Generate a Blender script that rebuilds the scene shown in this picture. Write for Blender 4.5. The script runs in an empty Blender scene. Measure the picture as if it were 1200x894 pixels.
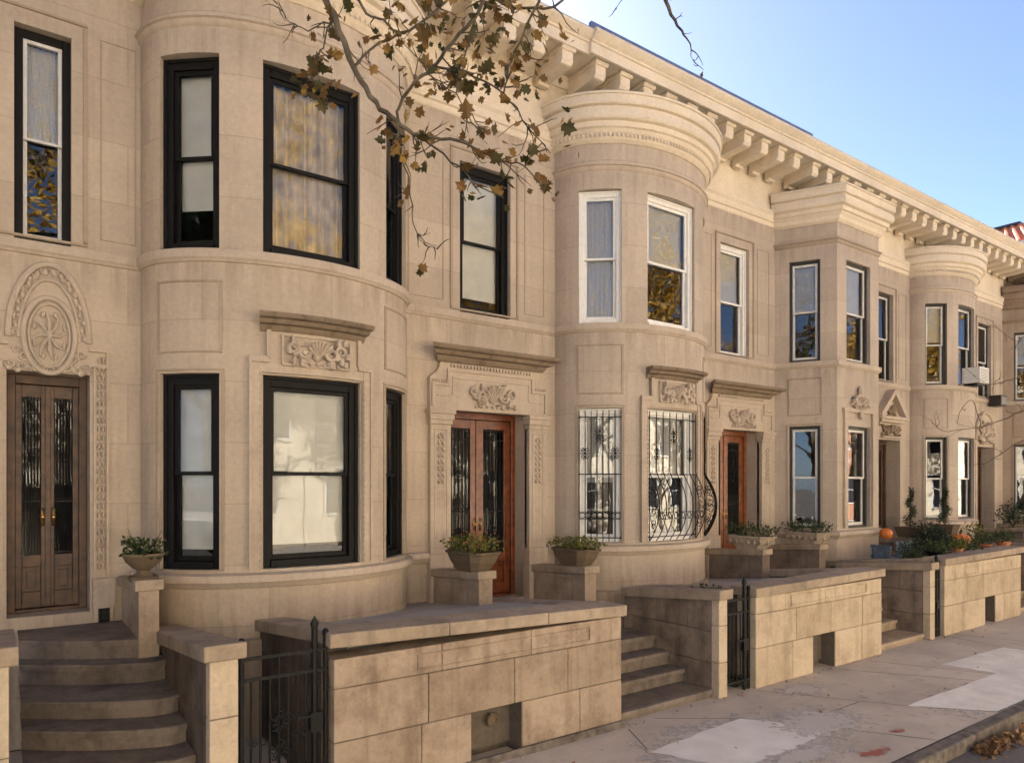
import bpy, bmesh, math, random
from mathutils import Vector, Matrix
R=math.radians; PI=math.pi
rng=random.Random(7)
sc=bpy.context.scene
col=sc.collection
# ------------------------------------------------------------------ camera
EYE=2.57; F_PX=830.66; YAW=R(54.159); HZ=566.0
cam_d=bpy.data.cameras.new('camera'); cam=bpy.data.objects.new('camera',cam_d); col.objects.link(cam)
cam_d.sensor_fit='HORIZONTAL'; cam_d.sensor_width=36; cam_d.lens=36*F_PX/1200
cam_d.shift_y=(HZ-447)/1200; cam_d.clip_start=.05; cam_d.clip_end=2000
cam.location=(0,0,EYE); cam.rotation_euler=(R(90),0,YAW-R(90))
sc.camera=cam
def at(px,py,t):
    xc=(px-600)*t/F_PX
    return Vector((t*math.cos(YAW)+xc*math.sin(YAW), t*math.sin(YAW)-xc*math.cos(YAW), EYE-(py-HZ)*t/F_PX))
# ------------------------------------------------------------------ world and sun
SUN_EL=R(32); SUN_AZ=R(76)      # azimuth measured from the street axis towards the houses
w=bpy.data.worlds.new('World'); sc.world=w; w.use_nodes=True
nt=w.node_tree; sky=nt.nodes.new('ShaderNodeTexSky'); sky.sky_type='NISHITA'; sky.sun_disc=False
sky.sun_elevation=SUN_EL; sky.sun_rotation=R(90)-SUN_AZ
sky.air_density=.42; sky.dust_density=.48; sky.ozone_density=1.3
nt.links.new(sky.outputs[0],nt.nodes['Background'].inputs[0]); nt.nodes['Background'].inputs[1].default_value=.05
sd=bpy.data.lights.new('sun','SUN'); sd.energy=5; sd.angle=R(.5); sd.color=(1,.95,.86)
so=bpy.data.objects.new('sun',sd); col.objects.link(so)
sv=Vector((math.cos(SUN_AZ)*math.cos(SUN_EL),math.sin(SUN_AZ)*math.cos(SUN_EL),math.sin(SUN_EL)))
so.rotation_euler=sv.to_track_quat('Z','Y').to_euler(); so.location=(0,0,30)
sc.view_settings.view_transform='Standard'; sc.view_settings.look='None'; sc.view_settings.gamma=1
sc.view_settings.exposure=3.1
sc.cycles.use_denoising=True; sc.cycles.max_bounces=8; sc.cycles.diffuse_bounces=5; sc.cycles.transparent_max_bounces=12
sc.cycles.caustics_reflective=False; sc.cycles.caustics_refractive=False

# ------------------------------------------------------------------ materials
MATS={}
def newmat(name):
    m=bpy.data.materials.new(name); m.use_nodes=True
    return m,m.node_tree,m.node_tree.nodes['Principled BSDF']
def N(nt,t,**kw):
    n=nt.nodes.new(t)
    for k,v in kw.items():
        if k in n.inputs.keys(): n.inputs[k].default_value=v
        else: setattr(n,k,v)
    return n
def ramp(nt,fac,stops):
    r=nt.nodes.new('ShaderNodeValToRGB'); e=r.color_ramp.elements
    while len(e)<len(stops): e.new(.5)
    for i,(p,c) in enumerate(stops):
        e[i].position=p; e[i].color=(c[0],c[1],c[2],1) if not isinstance(c,(int,float)) else (c,c,c,1)
    nt.links.new(fac,r.inputs[0]); return r
def mixc(nt,f,a,b,mode='MIX'):
    m=nt.nodes.new('ShaderNodeMix'); m.data_type='RGBA'; m.blend_type=mode
    for s,v in ((m.inputs[0],f),(m.inputs[6],a),(m.inputs[7],b)):
        if hasattr(v,'is_output'): nt.links.new(v,s)
        elif isinstance(v,(int,float)): s.default_value=v
        else: s.default_value=(*v,1)
    return m.outputs[2]
def plain(name,c,rough=.6,metal=0,noise=.12,nscale=14,bump=.0,bscale=60,spec=.5):
    m,nt,p=newmat(name)
    tc=nt.nodes.new('ShaderNodeTexCoord')
    n=N(nt,'ShaderNodeTexNoise',Scale=nscale,Detail=5.0); nt.links.new(tc.outputs['Object'],n.inputs['Vector'])
    lo=[x*(1-noise*1.6) for x in c]; hi=[min(1,x*(1+noise)) for x in c]
    r=ramp(nt,n.outputs[0],[(.3,lo),(.7,hi)])
    nt.links.new(r.outputs[0],p.inputs['Base Color'])
    p.inputs['Roughness'].default_value=rough; p.inputs['Metallic'].default_value=metal
    p.inputs['Specular IOR Level'].default_value=spec
    if bump:
        n2=N(nt,'ShaderNodeTexNoise',Scale=bscale,Detail=4.0); nt.links.new(tc.outputs['Object'],n2.inputs['Vector'])
        b=N(nt,'ShaderNodeBump',Strength=bump,Distance=.01); nt.links.new(n2.outputs[0],b.inputs['Height']); nt.links.new(b.outputs[0],p.inputs['Normal'])
    return m
def stone(name,c,dark,joints=True,soot=.5,bw=1.3,bh=.62,streak=.35):
    """weathered limestone: mottling, rain streaks, faint ashlar joints from the uv (metres)"""
    m,nt,p=newmat(name); L=nt.links
    tc=nt.nodes.new('ShaderNodeTexCoord'); ob=tc.outputs['Object']
    n1=N(nt,'ShaderNodeTexNoise',Scale=.9,Detail=6.0,Roughness=.6); L.new(ob,n1.inputs['Vector'])
    n2=N(nt,'ShaderNodeTexNoise',Scale=22.0,Detail=6.0,Roughness=.7); L.new(ob,n2.inputs['Vector'])
    mp=N(nt,'ShaderNodeMapping'); mp.inputs['Scale'].default_value=(5,5,.35); L.new(ob,mp.inputs['Vector'])
    n3=N(nt,'ShaderNodeTexNoise',Scale=1.6,Detail=6.0,Roughness=.65); L.new(mp.outputs[0],n3.inputs['Vector'])
    base=ramp(nt,n1.outputs[0],[(.3,[x*.86 for x in c]),(.55,c),(.75,[min(1,x*1.1) for x in c])]).outputs[0]
    g=ramp(nt,n2.outputs[0],[(.25,.86),(.7,1.06)]).outputs[0]
    base=mixc(nt,1.0,base,g,'MULTIPLY')
    s=ramp(nt,n3.outputs[0],[(.5,0),(.8,streak)]).outputs[0]
    base=mixc(nt,s,base,dark)
    n4=N(nt,'ShaderNodeTexNoise',Scale=2.3,Detail=8.0,Roughness=.7); L.new(ob,n4.inputs['Vector'])
    s2=ramp(nt,n4.outputs[0],[(.56,0),(.74,soot)]).outputs[0]
    base=mixc(nt,s2,base,dark)
    h=n2.outputs[0]
    if joints:
        sx=nt.nodes.new('ShaderNodeSeparateXYZ'); L.new(ob,sx.inputs[0])
        mp2=N(nt,'ShaderNodeMapping'); mp2.inputs['Scale'].default_value=(6,6,.7); L.new(ob,mp2.inputs['Vector'])
        n7=N(nt,'ShaderNodeTexNoise',Scale=1.0,Detail=7.0,Roughness=.7); L.new(mp2.outputs[0],n7.inputs['Vector'])
        nz=ramp(nt,n7.outputs[0],[(.42,0),(.68,1)]).outputs[0]
        zr=nt.nodes.new('ShaderNodeMapRange'); zr.inputs[1].default_value=0; zr.inputs[2].default_value=9; L.new(sx.outputs[2],zr.inputs[0])
        # run-off stains under the string course, sills, mouldings and at the foot
        zz=ramp(nt,zr.outputs[0],[(.0,.75),(.115,.55),(.16,.12),(.183,.1),(.184,0),(.47,0),(.532,.5),(.534,.45),(.56,.0),(.74,.0),(.79,.35),(.80,.1),(.82,.1),(.845,.5)]).outputs[0]
        base=mixc(nt,mixc(nt,1.0,nz,zz,'MULTIPLY'),base,dark)
        br=nt.nodes.new('ShaderNodeTexBrick'); L.new(tc.outputs['UV'],br.inputs['Vector'])
        br.offset=.5; br.inputs['Scale'].default_value=1; br.inputs['Brick Width'].default_value=bw; br.inputs['Row Height'].default_value=bh
        br.inputs['Mortar Size'].default_value=.005; br.inputs['Mortar Smooth'].default_value=.3
        br.inputs['Color1'].default_value=(.925,.92,.915,1); br.inputs['Color2'].default_value=(1.05,1.045,1.04,1); br.inputs['Mortar'].default_value=(.80,.77,.73,1)
        base=mixc(nt,1.0,base,br.outputs[0],'MULTIPLY')
        ma=N(nt,'ShaderNodeMath',operation='MULTIPLY_ADD'); L.new(br.outputs['Fac'],ma.inputs[0]); ma.inputs[1].default_value=-.35; L.new(n2.outputs[0],ma.inputs[2]); h=ma.outputs[0]
    L.new(base,p.inputs['Base Color']); p.inputs['Roughness'].default_value=.85; p.inputs['Specular IOR Level'].default_value=.25
    b=N(nt,'ShaderNodeBump',Strength=.35,Distance=.006); L.new(h,b.inputs['Height']); L.new(b.outputs[0],p.inputs['Normal'])
    return m
def blocks(name,c,dark,amt=.5):
    """rough block walling; every block (mesh island) its own tone"""
    m,nt,p=newmat(name); L=nt.links
    tc=nt.nodes.new('ShaderNodeTexCoord'); ob=tc.outputs['Object']; ge=nt.nodes.new('ShaderNodeNewGeometry')
    tone=ramp(nt,ge.outputs['Random Per Island'],[(0,[c[0]*.84,c[1]*.82,c[2]*.8]),(.5,c),(1,[c[0]*1.1,c[1]*1.1,c[2]*1.12])]).outputs[0]
    n2=N(nt,'ShaderNodeTexNoise',Scale=30.0,Detail=6.0,Roughness=.7); L.new(ob,n2.inputs['Vector'])
    g=ramp(nt,n2.outputs[0],[(.25,.85),(.7,1.08)]).outputs[0]
    base=mixc(nt,1.0,tone,g,'MULTIPLY')
    n4=N(nt,'ShaderNodeTexNoise',Scale=2.6,Detail=9.0,Roughness=.72); L.new(ob,n4.inputs['Vector'])
    s2=ramp(nt,n4.outputs[0],[(.45,0),(.66,amt)]).outputs[0]
    base=mixc(nt,s2,base,dark)
    mp=N(nt,'ShaderNodeMapping'); mp.inputs['Scale'].default_value=(7,7,.5); L.new(ob,mp.inputs['Vector'])
    n3=N(nt,'ShaderNodeTexNoise',Scale=1.5,Detail=5.0); L.new(mp.outputs[0],n3.inputs['Vector'])
    s3=ramp(nt,n3.outputs[0],[(.52,0),(.8,amt*.8)]).outputs[0]
    base=mixc(nt,s3,base,[x*.75 for x in dark])
    L.new(base,p.inputs['Base Color']); p.inputs['Roughness'].default_value=.9; p.inputs['Specular IOR Level'].default_value=.2
    b=N(nt,'ShaderNodeBump',Strength=.5,Distance=.008); L.new(n2.outputs[0],b.inputs['Height']); L.new(b.outputs[0],p.inputs['Normal'])
    return m
def glassmat(name,ior=2.1,wave=.06,tint=(1,1,1)):
    m,nt,p=newmat(name); L=nt.links; nt.nodes.remove(p)
    out=nt.nodes['Material Output']; gl=nt.nodes.new('ShaderNodeBsdfGlossy'); gl.inputs['Roughness'].default_value=.0
    tr=nt.nodes.new('ShaderNodeBsdfTransparent'); tr.inputs[0].default_value=(*[x*.98 for x in tint],1); fr=nt.nodes.new('ShaderNodeFresnel'); fr.inputs[0].default_value=ior
    tc=nt.nodes.new('ShaderNodeTexCoord'); n=N(nt,'ShaderNodeTexNoise',Scale=2.2,Detail=1.0); L.new(tc.outputs['Object'],n.inputs['Vector'])
    b=N(nt,'ShaderNodeBump',Strength=wave,Distance=.05); L.new(n.outputs[0],b.inputs['Height']); L.new(b.outputs[0],gl.inputs['Normal'])
    mx=nt.nodes.new('ShaderNodeMixShader'); L.new(fr.outputs[0],mx.inputs[0]); L.new(tr.outputs[0],mx.inputs[1]); L.new(gl.outputs[0],mx.inputs[2]); L.new(mx.outputs[0],out.inputs[0])
    return m
def leafmat(name,stops,trans=.35,rough=.55):
    m,nt,p=newmat(name); L=nt.links
    ge=nt.nodes.new('ShaderNodeNewGeometry'); r=ramp(nt,ge.outputs['Random Per Island'],stops)
    L.new(r.outputs[0],p.inputs['Base Color']); p.inputs['Roughness'].default_value=rough
    t=nt.nodes.new('ShaderNodeBsdfTranslucent'); L.new(r.outputs[0],t.inputs[0])
    mx=nt.nodes.new('ShaderNodeMixShader'); mx.inputs[0].default_value=trans
    L.new(p.outputs[0],mx.inputs[1]); L.new(t.outputs[0],mx.inputs[2]); L.new(mx.outputs[0],nt.nodes['Material Output'].inputs[0])
    return m
STONE_C=(.485,.402,.315); DARK=(.16,.115,.08)
M=dict(
 facade=stone('limestone_facade',STONE_C,DARK,soot=.18,streak=.22),
 facade_mauve=stone('limestone_facade_mauve',(.47,.395,.32),DARK,soot=.15,streak=.2),
 facade_grey=stone('limestone_facade_grey',(.36,.28,.21),DARK,soot=.3),
 trim=stone('limestone_trim',(.485,.40,.315),DARK,joints=False,soot=.3,streak=.3),
 sooty=stone('limestone_sooty',(.24,.18,.125),(.035,.028,.022),joints=False,soot=.85,streak=.7),
 cream=stone('cream_painted_cornice',(.68,.585,.455),(.36,.24,.15),joints=False,soot=.22,streak=.2),
 blocks_brown=blocks('brown_stone_blocks',(.40,.315,.235),(.15,.10,.07),.6),
 blocks_shaded=blocks('shaded_stone_blocks',(.17,.135,.11),(.05,.042,.036),.7),  # darkened block colour for wall faces that stand in shade
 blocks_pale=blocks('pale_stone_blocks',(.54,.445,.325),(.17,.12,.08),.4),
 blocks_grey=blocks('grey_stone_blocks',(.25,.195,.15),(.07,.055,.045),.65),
 coping=blocks('coping_stone',(.40,.32,.235),(.13,.1,.08),.5),
 steps=blocks("brownstone_steps",(.215,.178,.148),(.06,.047,.04),.6),
 mortar=plain('mortar',(.13,.105,.08),.95),
 slab=blocks('areaway_concrete',(.40,.37,.33),(.2,.18,.16),.35),
 iron=plain('black_iron',(.0045,.0042,.004),.55,0,.3,spec=.3),
 blackwood=plain('black_painted_wood',(.0055,.0048,.0042),.6,0,.25,spec=.22),
 white=plain('white_window_paint',(.74,.73,.70),.4,0,.05),
 darkframe=plain('dark_bronze_trim',(.025,.022,.018),.5,0,.2),
 alu=plain('pale_storm_frame',(.62,.60,.56),.4,.0,.05),
 door=plain('varnished_red_wood',(.16,.042,.014),.3,0,.35,9,.05,40),
 door_orange=plain('varnished_orange_wood',(.23,.075,.027),.3,0,.3,9),
 door_brown=plain('worn_brown_wood',(.085,.042,.022),.5,0,.35,9),
 brass=plain('brass',(.7,.45,.15),.3,1,.1),
 glass=glassmat('window_glass',1.9,.03), glass_wavy=glassmat('old_window_glass',1.5,.022),
 shade=plain('white_window_shade',(.60,.61,.58),.9,0,.06,4),
 lace=plain('lace_curtain',(.58,.58,.56),.9,0,.12,60),
 drape=plain('pale_yellow_drape',(.66,.56,.40),.9,0,.25,5),
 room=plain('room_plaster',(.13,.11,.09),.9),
 roof=plain('roof_felt',(.10,.10,.11),.9),
 flashing=plain('blue_grey_flashing',(.10,.13,.24),.5,.0,.15),
 sidewalk=None, asphalt=None,
 concrete_new=plain('new_concrete',(.66,.62,.57),.9,0,.08,5,.2,90),
 kerb=plain('kerb_stone',(.15,.125,.105),.9,0,.35,9,.3,50),
 bark=plain('plane_tree_bark',(.10,.08,.055),.9,0,.4,8,.5,30),
 twig=plain('twig_bark',(.055,.042,.03),.9,0,.3,20),
 planter_stone=blocks('planter_stone',(.15,.11,.072),(.1,.08,.05),.5),
 terracotta=plain('terracotta',(.42,.16,.08),.8,0,.2),
 pumpkin=plain('pumpkin_skin',(.62,.17,.02),.45,0,.15,6),
 soil=plain('soil',(.05,.035,.025),1),
 blue=plain('blue_painted_wood',(.11,.16,.21),.6,0,.2),
 ac=plain('white_appliance',(.66,.64,.6),.5,0,.05),
 grille=plain('grey_grille',(.2,.2,.2),.5),
 tile=plain('red_roof_tile',(.60,.20,.10),.7,0,.25,3),
 brick=None,
 opp=stone('pale_limestone_opposite',(.82,.73,.58),(.5,.4,.3),soot=.12),
 opp_win=plain('dark_window',(.02,.02,.025),.1),
 redpaint=plain('red_paint_spill',(.42,.09,.06),.8,0,.2),
 leaf_fall=leafmat('autumn_leaf',[(0,(.05,.05,.013)),(.3,(.09,.072,.02)),(.5,(.16,.09,.025)),(.8,(.24,.125,.035)),(1,(.40,.25,.06))],.5),
 leaf_gold=leafmat('golden_leaf',[(0,(.16,.09,.015)),(.5,(.42,.24,.03)),(1,(.6,.38,.06))],.45),
 leaf_green=leafmat('green_leaf',[(0,(.022,.042,.014)),(.6,(.05,.075,.022)),(1,(.09,.11,.03))]),
 leaf_yellow=leafmat('yellow_green_leaf',[(0,(.05,.07,.015)),(.6,(.16,.16,.03)),(1,(.30,.25,.05))]),
 leaf_dark=leafmat('dark_green_leaf',[(0,(.012,.024,.012)),(1,(.035,.055,.022))]),
 flower=leafmat('small_flowers',[(0,(.5,.25,.05)),(1,(.6,.12,.08))]),
 litter=leafmat('fallen_leaf',[(0,(.10,.055,.025)),(.6,(.22,.12,.05)),(1,(.36,.2,.08))],.1),
)
def pavement(name,c,slabs):
    m,nt,p=newmat(name); L=nt.links; tc=nt.nodes.new('ShaderNodeTexCoord'); ob=tc.outputs['Object']
    n1=N(nt,'ShaderNodeTexNoise',Scale=.8,Detail=8.0,Roughness=.65); L.new(ob,n1.inputs['Vector'])
    n2=N(nt,'ShaderNodeTexNoise',Scale=70.0,Detail=4.0,Roughness=.7); L.new(ob,n2.inputs['Vector'])
    base=ramp(nt,n1.outputs[0],[(.3,[x*.72 for x in c]),(.55,c),(.8,[x*1.3 for x in c])]).outputs[0]
    base=mixc(nt,1.0,base,ramp(nt,n2.outputs[0],[(.25,.75),(.75,1.2)]).outputs[0],'MULTIPLY')
    if slabs:
        n5=N(nt,'ShaderNodeTexNoise',Scale=3.4,Detail=10.0,Roughness=.75); L.new(ob,n5.inputs['Vector'])
        base=mixc(nt,ramp(nt,n5.outputs[0],[(.62,0),(.7,.55)]).outputs[0],base,(.45,.42,.39))   # lime bloom
        n6=N(nt,'ShaderNodeTexNoise',Scale=6.0,Detail=6.0); L.new(ob,n6.inputs['Vector'])
        base=mixc(nt,ramp(nt,n6.outputs[0],[(.6,0),(.72,.5)]).outputs[0],base,[x*.45 for x in c])
        mp=N(nt,'ShaderNodeMapping'); mp.inputs['Rotation'].default_value=(0,0,R(29)); mp.inputs['Location'].default_value=(.35,.2,0); L.new(ob,mp.inputs['Vector'])
    L.new(base,p.inputs['Base Color']); p.inputs['Roughness'].default_value=.88
    b=N(nt,'ShaderNodeBump',Strength=.4,Distance=.006); L.new(n2.outputs[0],b.inputs['Height']); L.new(b.outputs[0],p.inputs['Normal'])
    return m
M['sidewalk']=pavement('sidewalk_concrete',(.56,.485,.405),True); M['patch']=plain('repair_concrete',(.80,.76,.70),.9,0,.1,3,.25,80); M['asphalt']=pavement('asphalt',(.15,.135,.125),False)
def brickmat(name,c):
    m,nt,p=newmat(name); L=nt.links; tc=nt.nodes.new('ShaderNodeTexCoord')
    br=nt.nodes.new('ShaderNodeTexBrick'); L.new(tc.outputs['UV'],br.inputs['Vector'])
    br.inputs['Scale'].default_value=1; br.inputs['Brick Width'].default_value=.22; br.inputs['Row Height'].default_value=.075; br.inputs['Mortar Size'].default_value=.008
    br.inputs['Color1'].default_value=(*c,1); br.inputs['Color2'].default_value=(*[x*.75 for x in c],1); br.inputs['Mortar'].default_value=(.35,.3,.25,1)
    L.new(br.outputs[0],p.inputs['Base Color']); p.inputs['Roughness'].default_value=.9
    return m
M['brick']=brickmat('orange_brick',(.46,.19,.09))

# ------------------------------------------------------------------ mesh helpers
class MB:
    def __init__(s): s.v=[]; s.f=[]; s.uv={}
    def add(s,vs,fs,uv=None):
        o=len(s.v); s.v+= [tuple(v) for v in vs]; s.f+=[tuple(i+o for i in f) for f in fs]
        if uv:
            for i,u in enumerate(uv): s.uv[o+i]=u
        return s
    def box(s,x0,x1,y0,y1,z0,z1):
        return s.add([(x0,y0,z0),(x1,y0,z0),(x1,y1,z0),(x0,y1,z0),(x0,y0,z1),(x1,y0,z1),(x1,y1,z1),(x0,y1,z1)],
          [(0,3,2,1),(4,5,6,7),(0,1,5,4),(1,2,6,5),(2,3,7,6),(3,0,4,7)])
    def hexa(s,b,t): # bottom 4 pts, top 4 pts
        return s.add(list(b)+list(t),[(0,3,2,1),(4,5,6,7),(0,1,5,4),(1,2,6,5),(2,3,7,6),(3,0,4,7)])
    def quad(s,a,b,c,d,uv=None): return s.add([a,b,c,d],[(0,1,2,3)],uv)
    def prism(s,poly,y0,y1):   # poly in x,z extruded along y
        n=len(poly); vs=[(x,y0,z) for x,z in poly]+[(x,y1,z) for x,z in poly]
        return s.add(vs,[tuple(range(n)),tuple(range(2*n-1,n-1,-1))]+[(i,(i+1)%n,n+(i+1)%n,n+i) for i in range(n)])
    def prismx(s,poly,x0,x1):  # poly in y,z extruded along x
        n=len(poly); vs=[(x0,y,z) for y,z in poly]+[(x1,y,z) for y,z in poly]
        return s.add(vs,[tuple(range(n)),tuple(range(2*n-1,n-1,-1))]+[(i,(i+1)%n,n+(i+1)%n,n+i) for i in range(n)])
    def tube(s,pts,r,n=6,cap=True):
        pts=[Vector(p) for p in pts]; rs=r if isinstance(r,(list,tuple)) else [r]*len(pts)
        o=len(s.v); prev=None
        for i,p in enumerate(pts):
            d=(pts[min(i+1,len(pts)-1)]-pts[max(i-1,0)])
            if d.length<1e-9: d=Vector((0,0,1))
            d.normalize()
            if prev is None:
                a=d.orthogonal().normalized()
            else:
                a=prev-d*prev.dot(d)
                a=a.normalized() if a.length>1e-6 else d.orthogonal().normalized()
            prev=a; b=d.cross(a)
            for k in range(n):
                t=2*PI*k/n; q=p+a*math.cos(t)*rs[i]+b*math.sin(t)*rs[i]; s.v.append(tuple(q))
        for i in range(len(pts)-1):
            for k in range(n):
                k2=(k+1)%n; s.f.append((o+i*n+k,o+i*n+k2,o+(i+1)*n+k2,o+(i+1)*n+k))
        if cap:
            s.f.append(tuple(o+k for k in range(n-1,-1,-1))); e=o+(len(pts)-1)*n; s.f.append(tuple(e+k for k in range(n)))
        return s
    def lathe(s,prof,c=(0,0,0),n=20,sx=1,sy=1):
        o=len(s.v)
        for r,z in prof:
            for k in range(n):
                t=2*PI*k/n; s.v.append((c[0]+r*sx*math.cos(t),c[1]+r*sy*math.sin(t),c[2]+z))
        for i in range(len(prof)-1):
            for k in range(n):
                k2=(k+1)%n; s.f.append((o+i*n+k,o+i*n+k2,o+(i+1)*n+k2,o+(i+1)*n+k))
        s.f.append(tuple(o+k for k in range(n-1,-1,-1))); e=o+(len(prof)-1)*n; s.f.append(tuple(e+k for k in range(n)))
        return s
    def blob(s,c,r,n=8,m=5):
        prof=[(max(.02,math.sin(PI*i/m)),-math.cos(PI*i/m)) for i in range(m+1)]
        o=len(s.v); s.lathe(prof,(0,0,0),n)
        for i in range(o,len(s.v)):
            v=s.v[i]; s.v[i]=(c[0]+v[0]*r[0],c[1]+v[1]*r[1],c[2]+v[2]*r[2])
        return s
    def leaf(s,c,size,shape='oval'):
        n=Vector((rng.gauss(0,1),rng.gauss(0,1),rng.gauss(0,1)+.5)).normalized(); a=n.orthogonal().normalized()
        a=(Matrix.Rotation(rng.uniform(0,6.28),3,n)@a); b=n.cross(a); c=Vector(c); z=size*rng.uniform(.65,1.25)
        if shape=='oval':
            P=[c,c+a*z*.5+b*z*.28+n*z*.08,c+a*z,c+a*z*.5-b*z*.28+n*z*.08]
            s.add(P,[(0,1,2),(0,2,3)])
        else:
            out=[(-.05,0),(.02,.30),(.22,.22),(.25,.55),(.45,.36),(.62,.42),(.66,.2),(1,0),(.66,-.2),(.62,-.42),(.45,-.36),(.25,-.55),(.22,-.22),(.02,-.30)]
            k=rng.uniform(.05,.75)
            vs=[c+a*z*(x-.0)+b*z*y-n*z*k*(abs(y)*.8+x*x*.5) for x,y in out]+[c+a*z*.35]
            m=len(out); s.add(vs,[(i,(i+1)%m,m) for i in range(m)])
        return s
    def build(s,name,mat,parent=None,smooth=False,bevel=0,recalc=True,auto=None):
        me=bpy.data.meshes.new(name); me.from_pydata(s.v,[],s.f)
        if s.uv:
            ul=me.uv_layers.new(name='UVMap')
            for l in me.loops: ul.data[l.index].uv=s.uv.get(l.vertex_index,(0,0))
        if recalc:
            bm=bmesh.new(); bm.from_mesh(me); bmesh.ops.recalc_face_normals(bm,faces=bm.faces); bm.to_mesh(me); bm.free()
        me.materials.append(mat)
        if smooth:
            me.shade_smooth()
            if auto: me.set_sharp_from_angle(angle=R(auto))
        o=bpy.data.objects.new(name,me); col.objects.link(o)
        if parent: o.parent=parent
        if bevel:
            b=o.modifiers.new('bevel','BEVEL'); b.width=bevel; b.segments=2; b.limit_method='ANGLE'; b.angle_limit=R(50); b.harden_normals=False
        return o
def thing(name,label,cat,loc=(0,0,0),rz=0,group=None):
    o=bpy.data.objects.new(name,None); col.objects.link(o); o.location=loc; o.rotation_euler=(0,0,rz)
    o.empty_display_size=.2; return tag(o,label,cat,group)
def tag(o,label,cat,group=None):
    o['label']=label; o['category']=cat
    if group: o['group']=group
    return o
def structure(o,label=None):
    o['kind']='structure'
    if label: o['label']=label
    return o
def copy_tree(o,parent=None):
    c=o.copy(); col.objects.link(c)
    if parent: c.parent=parent
    for ch in o.children: copy_tree(ch,c)
    return c

# ------------------------------------------------------------------ measures
D=8.343          # facade plane
YW=5.40          # street face of the front walls
PITCH=5.6
X0=[-4.40,1.20,6.83,12.45,18.0,23.6]
Z_THR=.90; Z_SILL=1.62; Z_W1=(1.69,3.68); Z_BAND=(4.80,4.925); Z_W2=(4.935,6.90); Z_ARCH=7.22; Z_ENT=7.60; Z_BAYTOP=8.20; Z_SOF=8.70; Z_TOP=9.02

# ------------------------------------------------------------------ facade path: stations (x, out, mitre x, mitre out, arc length)
def curved_bay(a=1.51,d=1.04):
    c=a
    edges=[-67,-37.5,-20.5,20.5,37.5,67]
    ts=set([-90,-84,-78,-72,78,84,90,72,62,-62]+edges+[-56,-50,-43,-28,-14,-7,0,7,14,28,43,50,56])
    ts=sorted(ts); st=[]
    for t in ts:
        s,co=math.sin(R(t)),math.cos(R(t)); n=Vector((s/a,co/d)).normalized()
        st.append([c+a*s,d*co,n.x,n.y])
    st[-1][2:]=[1,1]
    idx={t:i for i,t in enumerate(ts)}
    ops=[(idx[-67],idx[-37.5]),(idx[-20.5],idx[20.5]),(idx[37.5],idx[67])]
    return st,ops
def angled_bay():
    w,s,d=2.6,.52,1.0
    L=math.hypot(s,d); n1=Vector((-d/L,s/L)); n3=Vector((d/L,s/L))
    m=lambda a,b:(a+b)/(1+a.dot(b))
    def on(k): return [s*k/L,d*k/L,n1.x,n1.y]
    def on3(k): return [w-s+s*k/L,d-d*k/L,n3.x,n3.y]
    m1=m(n1,Vector((0,1))); m3=m(n3,Vector((0,1))); m4=m(n3,Vector((0,1)))
    st=[[0,0,n1.x,n1.y],on(.27),on(.83),[s,d,m1.x,m1.y],[.85,d,0,1],[1.75,d,0,1],[w-s,d,m3.x,m3.y],on3(L-.83),on3(L-.27),[w,0,n3.x,n3.y]]
    # concave junction with the flat wall
    mm=m(n3,Vector((0,1))); st[-1][2:]=[mm.x,mm.y]
    return st,[(1,2),(4,5),(7,8)]
class Path:
    def __init__(s,st):
        s.st=st; s.L=[0]
        for a,b in zip(st,st[1:]): s.L.append(s.L[-1]+math.hypot(b[0]-a[0],b[1]-a[1]))
    def at(s,l):
        for i in range(len(s.L)-1):
            if l<=s.L[i+1] or i==len(s.L)-2:
                f=(l-s.L[i])/(s.L[i+1]-s.L[i]); a,b=s.st[i],s.st[i+1]
                d=Vector((b[0]-a[0],b[1]-a[1])).normalized()
                return a[0]+f*(b[0]-a[0]),a[1]+f*(b[1]-a[1]),-d.y,d.x
def sweep(mb,pts,prof,cap=True):
    n=len(prof); o=len(mb.v)
    for x,ou,mx,mo in [p[:4] for p in pts]:
        for p,z in prof: mb.v.append((x+mx*p,-(ou+mo*p),z))
    for i in range(len(pts)-1):
        for k in range(n):
            k2=(k+1)%n; mb.f.append((o+i*n+k,o+i*n+k2,o+(i+1)*n+k2,o+(i+1)*n+k))
    if cap:
        mb.f.append(tuple(o+k for k in range(n))); e=o+(len(pts)-1)*n; mb.f.append(tuple(e+k for k in range(n-1,-1,-1)))
def frame_strip(own,path,l0,l1,z0,z1,wd=.03,pr=.012):
    """thin raised moulding round a rectangle on the wall surface"""
    mb=MB(); n=max(2,int((l1-l0)/.12)); ls=[l0+(l1-l0)*i/n for i in range(n+1)]
    def strip(ls,za,zb,zc=None):
        pts=[]
        for l in ls:
            x,o,nx,no=path.at(l); pts.append((x,o,nx,no))
        sweep(mb,pts,[(-.01,zb),(pr,zb-.006),(pr,za+.006),(-.01,za)])
    strip(ls,z1-wd,z1); strip(ls,z0,z0+wd)
    strip([l0,l0+wd],z0+wd,z1-wd); strip([l1-wd,l1],z0+wd,z1-wd)
    mb.build('panel_moulding',own[1],own[0])

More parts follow.
